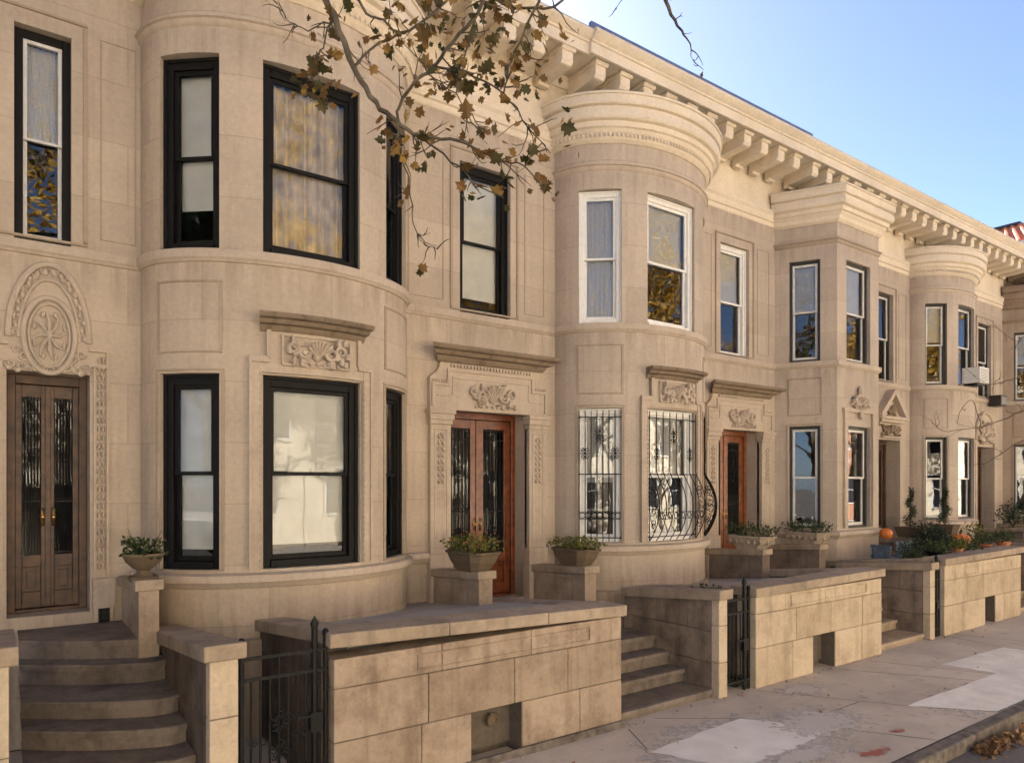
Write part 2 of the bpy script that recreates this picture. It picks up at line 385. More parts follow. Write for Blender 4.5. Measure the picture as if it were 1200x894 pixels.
# ------------------------------------------------------------------ carved ornament
def spiral(mb,c,r,turns,sgn,y,r0=.012,start=0):
    pts=[];rs=[]
    n=int(14*turns)
    for i in range(n+1):
        f=i/n; a=start+sgn*f*turns*2*PI; rr=r*(1-.82*f)
        pts.append((c[0]+rr*math.cos(a),y,c[1]+rr*math.sin(a))); rs.append(r0*(1.15-.5*f))
    mb.tube(pts,rs,5)
def cartouche(mb,cx,cz,w,h,y=0,seed=1):
    o_=len(mb.v); carve(mb,cx,cz,w,h,y,seed)
    for i in range(o_,len(mb.v)):
        v=mb.v[i]; mb.v[i]=(v[0],y+(v[1]-y)*1.6,v[2])
def carve(mb,cx,cz,w,h,y,seed):
    """scrolling foliage about a shell, standing proud of y"""
    rg=random.Random(seed)
    h*=1.22; w*=1.08; mb.blob((cx,y,cz),(h*.24,.04,h*.34),10,6)
    for k in range(-3,4):
        a=k*.36; mb.tube([(cx,y-.02,cz-h*.22),(cx+math.sin(a)*h*.42,y-.045,cz+math.cos(a)*h*.42-.02)],[.01,.02],5)
    for s in (-1,1):
        spiral(mb,(cx+s*w*.22,cz-.04*h),h*.27,1.6,s,y-.02,.024,PI/2)
        spiral(mb,(cx+s*w*.38,cz+.06*h),h*.24,1.5,-s,y-.02,.021,-PI/2)
        for k in range(9):
            x=cx+s*w*rg.uniform(.12,.5); z=cz+h*rg.uniform(-.45,.42)
            a=rg.uniform(0,6.28); l=rg.uniform(.03,.06)
            mb.blob((x,y-.012,z),(l*abs(math.cos(a))+.014,.032,l*abs(math.sin(a))+.014),6,4)
    for k in range(7):
        mb.blob((cx+(k-3)*w*.11,y-.008,cz-h*.46),(.028,.022,.022),6,4)
def foliage_strip(mb,x,z0,z1,w,y):
    n=int((z1-z0)/.085)
    for i in range(n):
        z=z0+(i+.5)*(z1-z0)/n
        for s in (-1,1): mb.blob((x+s*w*.25,y-.006,z),(w*.2,.024,.034),6,4)
        mb.blob((x,y-.006,z+.03),(w*.12,.016,.022),6,4)

# ------------------------------------------------------------------ windows
STY=dict(black=dict(case='blackwood',cw=.095,sash='blackwood',sw=.042,cd=.10),
         white=dict(case='white',cw=.075,sash='white',sw=.045,cd=.09),
         storm=dict(case='darkframe',cw=.05,sash='alu',sw=.045,cd=.06),
         mixed=dict(case='blackwood',cw=.07,sash='alu',sw=.035,cd=.09))
def window(parent,x,o,nx,no,w,z0,z1,style,inset,back=('dark',),glass='glass',meet=.5,tilt=(0,0)):
    S=STY[style]; mb=MB(); hw=w/2; cw=S['cw']; h=z1-z0
    mb.box(-hw,-hw+cw,0,S['cd'],0,h); mb.box(hw-cw,hw,0,S['cd'],0,h); mb.box(-hw+cw,hw-cw,0,S['cd'],h-cw*1.1,h); mb.box(-hw+cw,hw-cw,-.02,S['cd'],0,cw*.8)
    # inner stop bead, a little proud
    if style in('black','white'):
        b=cw*.35
        mb.box(-hw-.002,-hw+b,-.02,.0,0,h); mb.box(hw-b,hw+.002,-.02,.0,0,h); mb.box(-hw+b,hw-b,-.02,.0,h-b,h)
    ob=mb.build('window',M[S['case']],parent,bevel=.006)
    ob.location=(x+nx*-inset,-(o+no*-inset),z0); ob.rotation_euler=(0,0,math.atan2(nx,no))
    zl,zh=cw*.8,h-cw*1.1; zm=zl+(zh-zl)*meet; iw=hw-cw; sw=S['sw']
    for k,(a,b,y) in enumerate(((zm-.02,zh,.025),(zl,zm+.022,.062))):
        mb=MB(); top=sw if k==0 else sw*.85; bot=sw*.8 if k==0 else sw*1.25
        mb.box(-iw,-iw+sw,y,y+.035,a,b); mb.box(iw-sw,iw,y,y+.035,a,b)
        mb.box(-iw+sw,iw-sw,y,y+.035,a,a+bot); mb.box(-iw+sw,iw-sw,y,y+.035,b-top,b)
        mb.build('sash',M[S['sash']],ob,bevel=.004)
        mb=MB(); t=tilt[k]; q=rng.uniform(-.003,.003)
        mb.quad((-iw+sw,y+.02+t,a+bot),(iw-sw,y+.02-t,a+bot),(iw-sw,y+.02-t+q,b-top),(-iw+sw,y+.02+t+q,b-top))
        mb.build('pane',M[glass],ob,recalc=False)
    if back[0]!='dark':
        mb=MB(); kind,lo,hi=back; za=zl+(zh-zl)*lo; zb=zl+(zh-zl)*hi
        if kind=='drape':
            n=60; vs=[];fs=[]
            for i in range(n+1):
                xx=-iw+2*iw*i/n; yy=.17+.03*math.sin(i*.9)+.012*math.sin(i*2.3+1)
                vs+= [(xx,yy,za),(xx,yy-.01,zb)]
            for i in range(n): fs.append((2*i,2*i+2,2*i+3,2*i+1))
            mb.add(vs,fs); c=mb.build('curtain',M['drape'],ob,smooth=True,recalc=False)
        elif kind=='lace':
            n=40; vs=[];fs=[]
            for i in range(n+1):
                xx=-iw+2*iw*i/n; yy=.15+.008*math.sin(i*1.1)
                vs+= [(xx,yy,za),(xx,yy,zb)]
            for i in range(n): fs.append((2*i,2*i+2,2*i+3,2*i+1))
            mb.add(vs,fs); c=mb.build('curtain',M['lace'],ob,smooth=True,recalc=False)
        else:
            mb.box(-iw+.01,iw-.01,.13,.134,za,zb); mb.box(-iw+.01,iw-.01,.122,.142,za-.012,za+.008); c=mb.build('shade',M['shade'],ob)
    return ob

# ------------------------------------------------------------------ iron scroll work
def ring(mb,c,r,y,tr=.006,n=16):
    pts=[(c[0]+r*math.cos(2*PI*i/n),y,c[1]+r*math.sin(2*PI*i/n)) for i in range(n+1)]
    mb.tube(pts,tr,5,cap=False)
def scroll_motif(mb,cx,cz,s,y=0,tr=.006):
    for a in (-1,1):
        for b in (-1,1):
            spiral(mb,(cx+a*s*.42,cz+b*s*.55),s*.36,1.3,a*b,y,tr,PI/2*b if a>0 else PI/2*b)
    mb.tube([(cx,y,cz-s*1.3),(cx,y,cz+s*1.3)],tr,5); ring(mb,(cx,cz),s*.2,y,tr,10)
    for b in (-1,1): mb.tube([(cx-s*.8,y,cz),(cx+s*.8,y,cz)],tr*.8,5)

def belly(z,h0,h1,depth):
    f=(z-h0)/(h1-h0)
    return depth*math.sin(PI*min(1,max(0,f)))**.8 if 0<f<1 else 0
def guard(parent,x,o,nx,no,w,z0,z1,bulge):
    mb=MB(); hw=w/2; h=z1-z0; hb=h*.52; n=7
    yy=lambda z:(-belly(z,0,hb,bulge) if bulge else 0)
    for i in range(n+1):
        xx=-hw+w*i/n
        zs=[h*k/24 for k in range(25)] if bulge else [0,h]
        mb.tube([(xx,yy(z),z) for z in zs]+[(xx,0,h+.03)],[.0075]*len(zs)+[.003],5)
    for z in (h*.03,hb,h*.96): mb.box(-hw-.01,hw+.01,-.009,.009,z-.007,z+.007)
    for z in (h*.2,):
        y=yy(z)
        mb.box(-hw,hw,y-.006,y+.006,z-.055,z-.047); mb.box(-hw,hw,y-.006,y+.006,z+.047,z+.055)
        for i in range(n): ring(mb,(-hw+w*(i+.5)/n,z),.042,y,.006,12)
    scroll_motif(mb,0,h*.82,.1,-.012); scroll_motif(mb,-hw*.72,h*.68,.09,-.012); scroll_motif(mb,hw*.72,h*.68,.09,-.012)
    if bulge:
        for xx in (-hw,hw):      # side scrolls within the belly
            for z,s in ((hb*.5,.11),(hb*.25,.07),(hb*.76,.07)):
                d=yy(z)*.5
                for b in (-1,1):
                    pts=[]
                    for i in range(17):
                        f=i/16; a=b*(PI/2)+b*f*8; rr=s*(1-.8*f)
                        pts.append((xx,d+rr*math.cos(a)*.8,z+b*s*.5+rr*math.sin(a)))
                    mb.tube(pts,.006,5)
            mb.tube([(xx,0,z) for z in (0,hb)],.008,5)
    for sx in (-1,1):
        for z in (h*.03,h*.96): mb.box(sx*hw-.012,sx*hw+.012,0,.07,z-.012,z+.012)
    ob=mb.build('window_guard',M['iron'],parent)
    ob.location=(x+nx*.03,-(o+no*.03),z0); ob.rotation_euler=(0,0,math.atan2(nx,no))
    return ob

# ------------------------------------------------------------------ door
def double_door(parent,xc,w,z0,z1,yin,mat,handles='brass'):
    h=z1-z0
    mb=MB(); hw=w/2; fr=.07
    mb.box(-hw,-hw+fr,-.02,.1,0,h); mb.box(hw-fr,hw,-.02,.1,0,h); mb.box(-hw+fr,hw-fr,-.02,.1,h-.09,h); mb.box(-hw+fr,hw-fr,-.03,.12,0,.035)
    door=mb.build('door',M[mat],parent,bevel=.006); door.location=(xc,yin,z0)
    lw=(w-2*fr)/2
    for s in (-1,1):
        x0=-lw if s<0 else .003; x1=-.003 if s<0 else lw; st=min(.11,lw*.2); g0=h*.24; g1=h-.09-.13
        mb=MB(); mb.box(x0,x0+st,.02,.065,.04,h-.094); mb.box(x1-st,x1,.02,.065,.04,h-.094); mb.box(x0+st,x1-st,.02,.065,.04,.2); mb.box(x0+st,x1-st,.02,.065,g0-.12,g0); mb.box(x0+st,x1-st,.02,.065,g1,h-.094)
        mb.box(x0+st,x1-st,.04,.06,.2,g0-.12)
        mb.box(x0+st+.04,x1-st-.04,.028,.041,.24,g0-.16)
        if s>0: mb.box(-.022,.026,.004,.021,.05,h-.1)
        leaf=mb.build('leaf',M[mat],door,bevel=.005)
        MB().quad((x0+st,.05,g0),(x1-st,.05,g0),(x1-st,.05,g1),(x0+st,.05,g1)).build('pane',M['glass_wavy'],door,recalc=False)
        mb=MB(); gw=x1-x0-2*st; nb=6; xa=x0+st
        for i in range(nb+1):
            xx=xa+gw*(i+.0)/nb; mb.tube([(xx,.035,g0),(xx,.035,g1)],.0075,5)
        for z in (g0+.02,g0+(g1-g0)*.34,g1-.16,g1-.02): mb.box(xa,xa+gw,.028,.042,z-.006,z+.006)
        for z in (g1-.09,g0+(g1-g0)*.17,g0+(g1-g0)*.62): scroll_motif(mb,xa+gw/2,z,min(.09,gw*.3),.03,.005)
        for i in range(nb): 
            ring(mb,(xa+gw*(i+.5)/nb,g0+(g1-g0)*.34+.03),gw/nb*.4,.033,.004,10); mb.tube([(xa+gw*(i+.5)/nb,.035,g0),(xa+gw*(i+.5)/nb,.035,g0+(g1-g0)*.42),(xa+gw*(i+.5)/nb,.035,g0+(g1-g0)*.46)],[.004,.006,.001],5)
        mb.build('grille',M['iron'],door)
    mb=MB(); mb.blob((-.045,-.0,h*.4),(.024,.024,.024)); mb.tube([(-.045,.0,h*.4),(-.045,.03,h*.4)],.01); mb.box(-.062,-.028,.014,.021,h*.4-.09,h*.4+.09)
    mb.blob((.05,-.0,h*.4),(.024,.024,.024)); mb.tube([(.05,.0,h*.4),(.05,.03,h*.4)],.01); mb.box(.033,.067,.0035,.021,h*.4-.09,h*.4+.09)
    mb.build('handle',M['brass'],door,smooth=True)
    return door

def hood_profile(s=1.0): return [(-.02,.0),(-.02,.15*s),(.26*s,.15*s),(.27*s,.12*s),(.25*s,.09*s),(.18*s,.075*s),(.15*s,.03*s),(.08*s,.015*s),(.06*s,-.03*s),(.03*s,-.06*s),(-.02,-.06*s)]

# ------------------------------------------------------------------ one row house
def row_house(k,x0,bay,label,wall_mat,win_styles,door_op,door_mat,spec):
    H=thing('row_house',label,'house',(x0,D,0),0,'limestone row houses')
    st,bops=(curved_bay(1.28,.80) if k==4 else curved_bay()) if bay=='curved' else angled_bay()
    wj=.0012*k                                   # neighbours never share a plane
    wall=M[wall_mat]; nb=len(st)
    ds0,ds1=door_op; ws0,ws1=spec.get('win2',(3.94,4.8)); end=PITCH+.06 if k<5 else PITCH
    xs=sorted(set([ds0,ds1,ws0,ws1,end]))
    flat=[[x,0,0,1] for x in xs]
    S=st+flat; P=Path(S); idx={x:nb+i for i,x in enumerate(xs)}
    zs=[0,spec.get('zd',.9),Z_W1[0],spec.get('door_top',3.58),Z_W1[1],Z_W2[0],Z_W2[1],7.02,Z_BAYTOP]
    ops=[]
    for a,b in bops: ops+= [(a,b,*Z_W1),(a,b,*Z_W2)]
    zd=spec.get('zd',.9); ops.append((idx[ds0],idx[ds1],zd,spec.get('door_top',3.58)))
    ops.append((idx[ws0],idx[ws1],Z_W2[0],7.02))
    mb=MB()
    def skip(i,z): return any(a<=i<b and za-.001<=z<zb-.001 for a,b,za,zb in ops)
    # outer skin
    V={}
    for i,s in enumerate(S):
        for j,z in enumerate(zs): V[i,j]=len(mb.v); mb.v.append((s[0],-s[1],z)); mb.uv[V[i,j]]=(P.L[i]+k*1.7,z+.12)
    for i in range(len(S)-1):
        for j in range(len(zs)-1):
            if not skip(i,zs[j]): mb.f.append((V[i,j],V[i+1,j],V[i+1,j+1],V[i,j+1]))
    # reveals
    for a,b,za,zb in ops:
        A,B=S[a],S[b]; d=Vector((B[0]-A[0],B[1]-A[1])).normalized(); n=Vector((-d.y,d.x)); dep=.42 if za<1.4 else .3
        inn=lambda s:(s[0]-n.x*dep,-(s[1]-n.y*dep))
        for s,u in ((A,P.L[a]),(B,P.L[b])):
            i=inn(s); mb.quad((s[0],-s[1],za),(i[0],i[1],za),(i[0],i[1],zb),(s[0],-s[1],zb),[(u,za),(u+dep,za),(u+dep,zb),(u,zb)])
        for z in (za,zb):
            ia,ib=inn(A),inn(B)
            vs=[(S[q][0],-S[q][1],z) for q in range(a,b+1)]+[(ib[0],ib[1],z),(ia[0],ia[1],z)]
            mb.add(vs,[tuple(range(len(vs)))],[(v[0],v[1]+.3) for v in vs])
    wo=mb.build('wall',wall,H)
    # structure behind: party wall, floors, rear wall, roof
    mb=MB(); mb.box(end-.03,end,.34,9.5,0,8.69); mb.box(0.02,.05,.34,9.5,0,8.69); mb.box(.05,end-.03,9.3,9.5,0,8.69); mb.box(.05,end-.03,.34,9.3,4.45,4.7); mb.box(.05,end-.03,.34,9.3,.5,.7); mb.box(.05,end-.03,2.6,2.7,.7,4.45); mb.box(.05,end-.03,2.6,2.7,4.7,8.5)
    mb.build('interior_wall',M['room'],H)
    mb=MB(); mb.box(0,end-.004,.1,9.6,8.72+wj,8.9+wj); mb.build('roof',M['roof'],H)
    # bay roof
    mb=MB(); pts=[(s[0],-s[1],Z_BAYTOP-.004) for s in st]; mb.add(pts,[tuple(range(len(pts)))]); mb.build('bay_roof',M['roof'],H)
    # upper frieze wall
    mb=MB(); mb.box(0,end-.002,-.012-wj,.3,Z_BAYTOP-.3,Z_SOF+.05); mb.build('frieze',M['cream'] if not spec.get('grey') else M['facade_grey'],H)
    cm=M['cream'] if not spec.get('grey') else M['facade_grey']
    bayst=[list(s) for s in st]; bayst[-1][2:4]=[1,0] if bay=='curved' else [.88,.47]
    e0=[list(bayst[0])]; e0[0][1]=-.05; e1=[list(bayst[-1])]; e1[0][1]=-.05
    bp=e0+bayst+e1
    # string course between floors, water table (whole width)
    full=[list(s) for s in st]+[[ds0-.34,0,0,1]]
    mb=MB(); z1=Z_BAND[1]+wj; z0=Z_BAND[0]+wj
    sweep(mb,[list(s) for s in st]+[[end-.001,0,0,1]],[(-.02,z1+.004),(.045,z1-.004),(.05,z1-.03),(.05,z0+.035),(.03,z0+.02),(.02,z0),(-.02,z0-.01)])
    mb.build('string_course',M['trim'],H,smooth=True,auto=35)
    mb=MB(); z1=Z_SILL+wj
    sweep(mb,[list(s) for s in st]+[[ds0-.34,0,0,1]],[(-.02,z1+.045),(.075,z1+.02),(.085,z1-.0),(.085,z1-.05),(.06,z1-.07),(.035,z1-.11),(-.02,z1-.125)])
    mb.build('water_table',M['trim'],H,smooth=True,auto=35); mb=MB()
    if ds1+.36<end: sweep(mb,[[ds1+.36,0,0,1],[end-.001,0,0,1]],[(-.02,z1+.045),(.075,z1+.02),(.085,z1-.0),(.085,z1-.05),(.06,z1-.07),(.035,z1-.11),(-.02,z1-.125)])
    mb.build('water_table',M['trim'],H,smooth=True,auto=35)
    mb=MB(); sweep(mb,[list(s) for s in st]+[[ds0-.34,0,0,1]],[(-.02,1.0+wj),(.05,.98+wj),(.06,.95),(.06,0),(-.02,0)]); mb.build('plinth',M['facade_mauve'],H)
    # bay mouldings
    mb=MB(); z=Z_ARCH
    sweep(mb,bp,[(-.01,z+.06),(.05,z+.05),(.055,z+.02),(.03,z+.01),(.03,z-.02),(.012,z-.05),(-.01,z-.06)])
    mb.build('bay_moulding',M['trim'] if bay=='curved' else wall,H,smooth=True,auto=35)
    mb=MB(); z=Z_BAYTOP+wj
    sweep(mb,bp,[(-.05,z+.02),(.25,z+.005),(.29,z-.015),(.29,z-.045),(.265,z-.05),(.265,z-.155),(.25,z-.175),(.20,z-.185),(.20,z-.215),(.24,z-.225),(.245,z-.25),(.245,z-.345),(.225,z-.37),(.17,z-.385),(.165,z-.46),(.13,z-.475),(.12,z-.50),(.085,z-.53),(.07,z-.60),(.02,z-.64),(-.05,z-.64)])
    bc=mb.build('bay_cornice',cm,H,smooth=True,auto=30)
    # egg and dart under the bay cornice
    if bay=='curved':
        mb=MB(); bpth=Path(bayst); n=int(bpth.L[-1]/.06)
        for i in range(n):
            x,o,nx,no=bpth.at((i+.5)*bpth.L[-1]/n); mb.blob((x+nx*.1,-(o+no*.1),z-.555),(.02,.02,.032),6,4)
        mb.build('egg_and_dart',cm,bc)
    # flat entablature
    xa=st[-1][0]+.0
    mb=MB(); z=Z_ENT+wj; sweep(mb,[[xa,0,0,1],[end-.001,0,0,1]],[(-.02,z+.32),(.10,z+.30),(.11,z+.24),(.075,z+.2),(.06,z+.1),(.03,z+.085),(.025,z+.02),(0.01,z),(-.02,z)])
    mb.build('entablature',cm,H,smooth=True,auto=30)
    # main cornice with modillions
    pr=.06 if k in(2,3,4) else 0; cx1=end-.004
    mb=MB(); z=Z_TOP+wj
    sweep(mb,[[0,0,0,1],[cx1,0,0,1]],[(-.05,z),(.86+pr,z),(.88+pr,z-.03),(.875+pr,z-.06),(.82+pr,z-.12),(.79+pr,z-.135),(.785+pr,z-.16),(.76+pr,z-.17),(.755+pr,z-.31),(.72+pr,z-.315),(.72+pr,z-.29),(.1,z-.29),(.085,z-.36),(.06,z-.40),(.03,z-.44),(-.05,z-.44)])
    mc=mb.build('cornice',cm,H,smooth=True,auto=25)
    mb=MB(); nb_=11; bw=.2; zt=z-.292
    bx=[.30+i*(PITCH-.6)/(nb_-1) for i in range(nb_)]
    for x in bx:
        b=MB(); b.prismx([(0,zt),(-.63,zt),(-.63,zt-.19),(-.60,zt-.235),(-.57,zt-.245),(-.1,zt-.27),(-.08,zt-.31),(0,zt-.31)],-bw/2,bw/2)
        b.prismx([(-.005,zt-.001),(-.67,zt-.001),(-.67,zt-.035),(-.65,zt-.06),(-.02,zt-.06)],-bw/2-.025,bw/2+.025)
        o=b.build('bracket',cm,mc,bevel=.006); o.location=(x,-.06,0)
    if spec.get('flashing'):
        mb=MB(); mb.box(.02,cx1-.01,-.80,-.74,z,z+.15); mb.build('flashing',M['flashing'],H)
    else:
        mb=MB(); mb.box(.02,cx1-.01,-.83,-.3,z+.001,z+.03); mb.build('flashing',M['roof'],H)
    # incised panels
    mb=(H,wall)
    def lcen(i): return P.L[i]
    (a,b),(c,d_),(e,f)=bops
    for q0,q1 in ((a,b),(e,f)): frame_strip(mb,P,P.L[q0]-.03,P.L[q1]+.03,3.88,4.62)
    lf=P.L[idx[ws0]]-ws0
    frame_strip(mb,P,lf+ws0-.16,lf+ws1+.14,4.95,7.2,.035,.02)
    frame_strip(mb,P,lf+st[-1][0]+.12,lf+ws0-.26,5.05,7.1,.015,.007)
    if ws1+.8<end+.3: frame_strip(mb,P,lf+ws1+.25,min(lf+ws1+.62,lf+end-.1),5.05,7.1,.015,.007)
    for q0,q1 in ((a,b),(e,f)): frame_strip(mb,P,P.L[q0]-.05,P.L[q1]+.05,Z_W1[0]-.02,Z_W1[1]+.05,.03,.014)
    # windows
    def opening(a,b):
        A,B=S[a],S[b]; dd=Vector((B[0]-A[0],B[1]-A[1])); n=Vector((-dd.y,dd.x)).normalized()
        return (A[0]+B[0])/2,(A[1]+B[1])/2,n.x,n.y,dd.length-.004
    for fl,zz in enumerate((Z_W1,Z_W2)):
        for j,(a,b) in enumerate(bops):
            sty,back,gl=win_styles[fl][j]; x,o,nx,no,ww=opening(a,b)
            window(H,x,o,nx,no,ww,zz[0]+.003,zz[1]-.003,sty,spec.get('inset',.07),back,gl,.5,(rng.uniform(-.004,.004),rng.uniform(-.004,.004)))
    sty,back,gl=win_styles[2]; x,o,nx,no,ww=opening(idx[ws0],idx[ws1])
    window(H,x,o,nx,no,ww,Z_W2[0]+.003,7.017,sty,.09,back,gl,.5,(rng.uniform(-.003,.003),rng.uniform(-.003,.003)))
    # door
    if door_mat:
        double_door(H,(ds0+ds1)/2,ds1-ds0-.006,zd,spec.get('door_top',3.58)-.003,.30,door_mat)
    H['_']=0; del H['_']
    return H,P,S,bops,idx

def bay_window_hood(H,P,S,bops,kind,wallm):
    """carved surround and hood over the middle bay window, ground floor"""
    a,b=bops[1]; l0,l1=P.L[a],P.L[b]; c=(l0+l1)/2
    pt=lambda l:P.at(l)
    mb=MB()
    def strip(la,lb,za,zb,pr=.05,n=10):
        ls=[la+(lb-la)*i/n for i in range(n+1)]
        sweep(mb,[pt(l) for l in ls],[(-.01,zb),(pr,zb),(pr,za),(-.01,za)])
    if kind=='hood':
        m=.13
        # eared architrave: jamb strips, shoulders, upper field
        strip(l0-m,l0-.015,1.70,3.84); strip(l1+.015,l1+m,1.70,3.84)
        strip(l0-m-.001,l0+.06,3.80,3.86,.075); strip(l1-.06,l1+m+.001,3.80,3.86,.075)
        strip(l0-.015,l1+.015,3.70,3.8,.04); strip(l0+.03,l1-.03,3.8,4.12,.042)
        strip(l0+.03,l0+.075,3.84,4.13,.075); strip(l1-.075,l1-.03,3.84,4.13,.075); strip(l0-m-.002,l0-m+.03,1.701,3.80,.072); strip(l1+m-.03,l1+m+.002,1.701,3.80,.072)
        sur=mb.build('window_surround',M['trim'],H)
        mb=MB(); ls=[l0-.03+(l1-l0+.06)*i/10 for i in range(11)]
        pts=[pt(l) for l in ls]; z=4.17
        sweep(mb,pts,[(p,z+zz) for p,zz in hood_profile(.8)])
        mb.build('hood_moulding',M['sooty'],sur,smooth=True,auto=30)
        mb=MB(); x,o,nx,no=pt(c)
        cartouche(mb,0,0,.62,.24,0,3)
        w2=.36
        for s in (-1,1): mb.box(s*w2-.01,s*w2+.01,-.02,.02,-.15,.15)
        mb.box(-w2,w2,-.02,.02,.14,.16); mb.box(-w2,w2,-.02,.02,-.16,-.14)
        for l in (l0-.02,l1+.02): pass
        ob=mb.build('carving',M['trim'],sur,smooth=True,auto=40); ob.location=(x+nx*.045,-(o+no*.045),3.94); ob.rotation_euler=(0,0,math.atan2(nx,no))
        # bead rows down the jambs
        mb=MB()
        for l in (l0-.022,l1+.022):
            x,o,nx,no=pt(l)
            for i in range(30): mb.blob((x+nx*.05,-(o+no*.05),1.72+i*.068),(.013,.013,.02),6,4)
        mb.build('bead_moulding',M['trim'],sur)
    else:
        strip(l0-.13,l0-.02,1.70,3.95); strip(l1+.02,l1+.13,1.70,3.95); strip(l0-.16,l1+.16,3.95,4.02,.06)
        sur=mb.build('window_surround',M['trim'],H)
        mb=MB(); x,o,nx,no=pt(c)
        cartouche(mb,0,.14,.5,.2,0,5); mb.blob((0,-.02,.36),(.08,.05,.1)); mb.blob((0,-.02,.26),(.13,.04,.05)); mb.blob((0,-.03,-.1),(.06,.04,.11))
        for s in (-1,1): mb.tube([(s*.12,-.02,.26),(s*.22,-.02,.16),(s*.36,-.02,.05)],[.03,.025,.012],6)
        ob=mb.build('carving',M['trim'],sur,smooth=True,auto=40); ob.location=(x+nx*.03,-(o+no*.03),4.02); ob.rotation_euler=(0,0,math.atan2(nx,no))

def door_surround(H,d0,d1,style,zt=3.58):
    c=(d0+d1)/2
    if style=='hood':
        pw=.32; sur=None
        for s in (d0-pw,d1):
            mb=MB()
            e=.006 if s<d0 else -.0
            mb.box(s+.0,s+pw-.004,-.07,.05,1.62,3.36)            # shaft
            mb.box(s-.02,s+pw+.016,-.10,.05,1.36,1.62); mb.box(s-.03,s+pw+.026,-.115,.05,.35,1.36)
            mb.box(s-.015,s+pw+.011,-.095,.05,3.36,3.42); mb.box(s-.03,s+pw+.026,-.12,.05,3.42,3.5); mb.box(s-.045,s+pw+.041,-.14,.05,3.5,3.56)
            for q in (s+.055,s+pw-.075): mb.box(q,q+.018,-.078,-.06,1.72,3.28)
            mb.box(s+.055,s+pw-.057,-.078,-.06,3.28,3.3); mb.box(s+.055,s+pw-.057,-.078,-.06,1.70,1.72)
            pil=mb.build('pilaster',M['trim'],H,bevel=.006)
            mb=MB(); foliage_strip(mb,s+pw/2-.002,2.55,3.24,.13,-.074); mb.build('carving',M['trim'],pil,smooth=True)
        # stepped frontispiece
        L,Rr=d0-pw-.01,d1+pw+.01
        def ogee(x,s): return [(x,3.98),(x+s*.02,4.02),(x+s*.08,4.06),(x+s*.12,4.12),(x+s*.14,4.2)]
        poly=[(L,3.562),(L,3.98)]+ogee(L+.02,1)[1:]+[(L+.22,4.2),(Rr-.22,4.2)]+ogee(Rr-.02,-1)[1:][::-1]+[(Rr,3.98),(Rr,3.562)]
        mb=MB(); mb.prism(poly,-.075,.04)
        # raised borders
        def bar(x0,x1,z0,z1,y=-.1): mb.box(x0,x1,y,-.07,z0,z1)
        for s,x in ((1,L),(-1,Rr)):
            xa,xb=(x+.02,x+.3) if s>0 else (x-.3,x-.02); bar(xa,xb,3.88,3.92); 
            xa,xb=(x+.02,x+.06) if s>0 else (x-.06,x-.02); bar(xa,xb,3.6,3.88)
            xa,xb=(x+.26,x+.3) if s>0 else (x-.3,x-.26); bar(xa,xb,3.92,4.12)
            xa,xb=(x+.1,x+.34) if s>0 else (x-.34,x-.1); bar(xa,xb,3.74,3.765,-.088)
        bar(L+.3,Rr-.3,4.08,4.12); bar(L+.36,Rr-.36,3.99,4.015,-.088); bar(L+.34,L+.36,3.765,4.015,-.088); bar(Rr-.36,Rr-.34,3.765,4.015,-.088)
        sur=mb.build('door_surround',M['trim'],H,bevel=.005)
        mb=MB()
        n=26
        for i in range(n): mb.box(L+.3+(Rr-L-.6)*(i+.2)/n,L+.3+(Rr-L-.6)*(i+.75)/n,-.11,-.07,4.14,4.18)
        for s,x in ((1,L+.04),(-1,Rr-.04)):
            for i in range(7): mb.box(x+s*(.005+i*.035)-.011,x+s*(.005+i*.035)+.011,-.098,-.07,3.93,3.96)
        for i in range(5):
            for x in (L+.04,Rr-.04): mb.blob((x,-.08,3.63+i*.05),(.02,.02,.022),6,4)
        mb.build('dentil_moulding',M['trim'],sur)
        mb=MB(); cartouche(mb,c,3.80,.78,.30,-.08,9); mb.build('carving',M['trim'],sur,smooth=True,auto=40)
        mb=MB(); sweep(mb,[[L+.13,.07,-.9,1],[L+.14,.07,0,1],[Rr-.14,.07,0,1],[Rr-.13,.07,.9,1]],[(p,4.26+z) for p,z in hood_profile(.95)])
        mb.build('hood_moulding',M['sooty'],sur,smooth=True,auto=30)
    elif style=='pediment':
        mb=MB(); m=.13
        mb.box(d0-m,d0-.002,-.05,.04,.9,zt+.36); mb.box(d1+.002,d1+m,-.05,.04,.9,zt+.36); mb.box(d0-.002,d1+.002,-.045,.04,zt+.002,zt+.3)
        sur=mb.build('door_surround',M['trim'],H,bevel=.006)
        mb=MB(); mb.box(c-.62,c+.62,-.2,.02,4.05,4.12); mb.box(c-.55,c+.55,-.15,.02,3.98,4.05); mb.box(c-.5,c+.5,-.1,.02,4.12,4.36) if False else None
        mb.prism([(c-.5,4.12),(c+.5,4.12),(c,4.62)],-.06,.02)
        for s in (-1,1):
            a=(c+s*.64,4.12); b=(c,4.76); mb.prism([a,(c+s*.62,4.19),b,(c,4.64),(c+s*.5,4.12)],-.2,.02)
        mb.box(c-.45,c+.45,-.14,.02,3.62,3.66); mb.box(c-.45,c+.45,-.05,.02,3.66,3.98)
        mb.build('pediment',M['trim'],sur,bevel=.005)
        mb=MB(); cartouche(mb,c,3.82,.8,.26,-.06,4); cartouche(mb,c,4.27,.4,.22,-.07,6); mb.build('carving',M['sooty'],sur,smooth=True)
    elif style=='arch':
        mb=MB(); m=.12
        mb.box(d0-m,d0-.002,-.05,.04,.9,zt+.1); mb.box(d1+.002,d1+m,-.05,.04,.9,zt+.1)
        pts=[]
        rx=(d1-d0)/2+m*.6; rz=.75
        for i in range(25):
            a=PI*i/24; pts.append((c-rx*math.cos(a),-.03,zt+.2+rz*math.sin(a)))
        mb.tube(pts,.05,8)
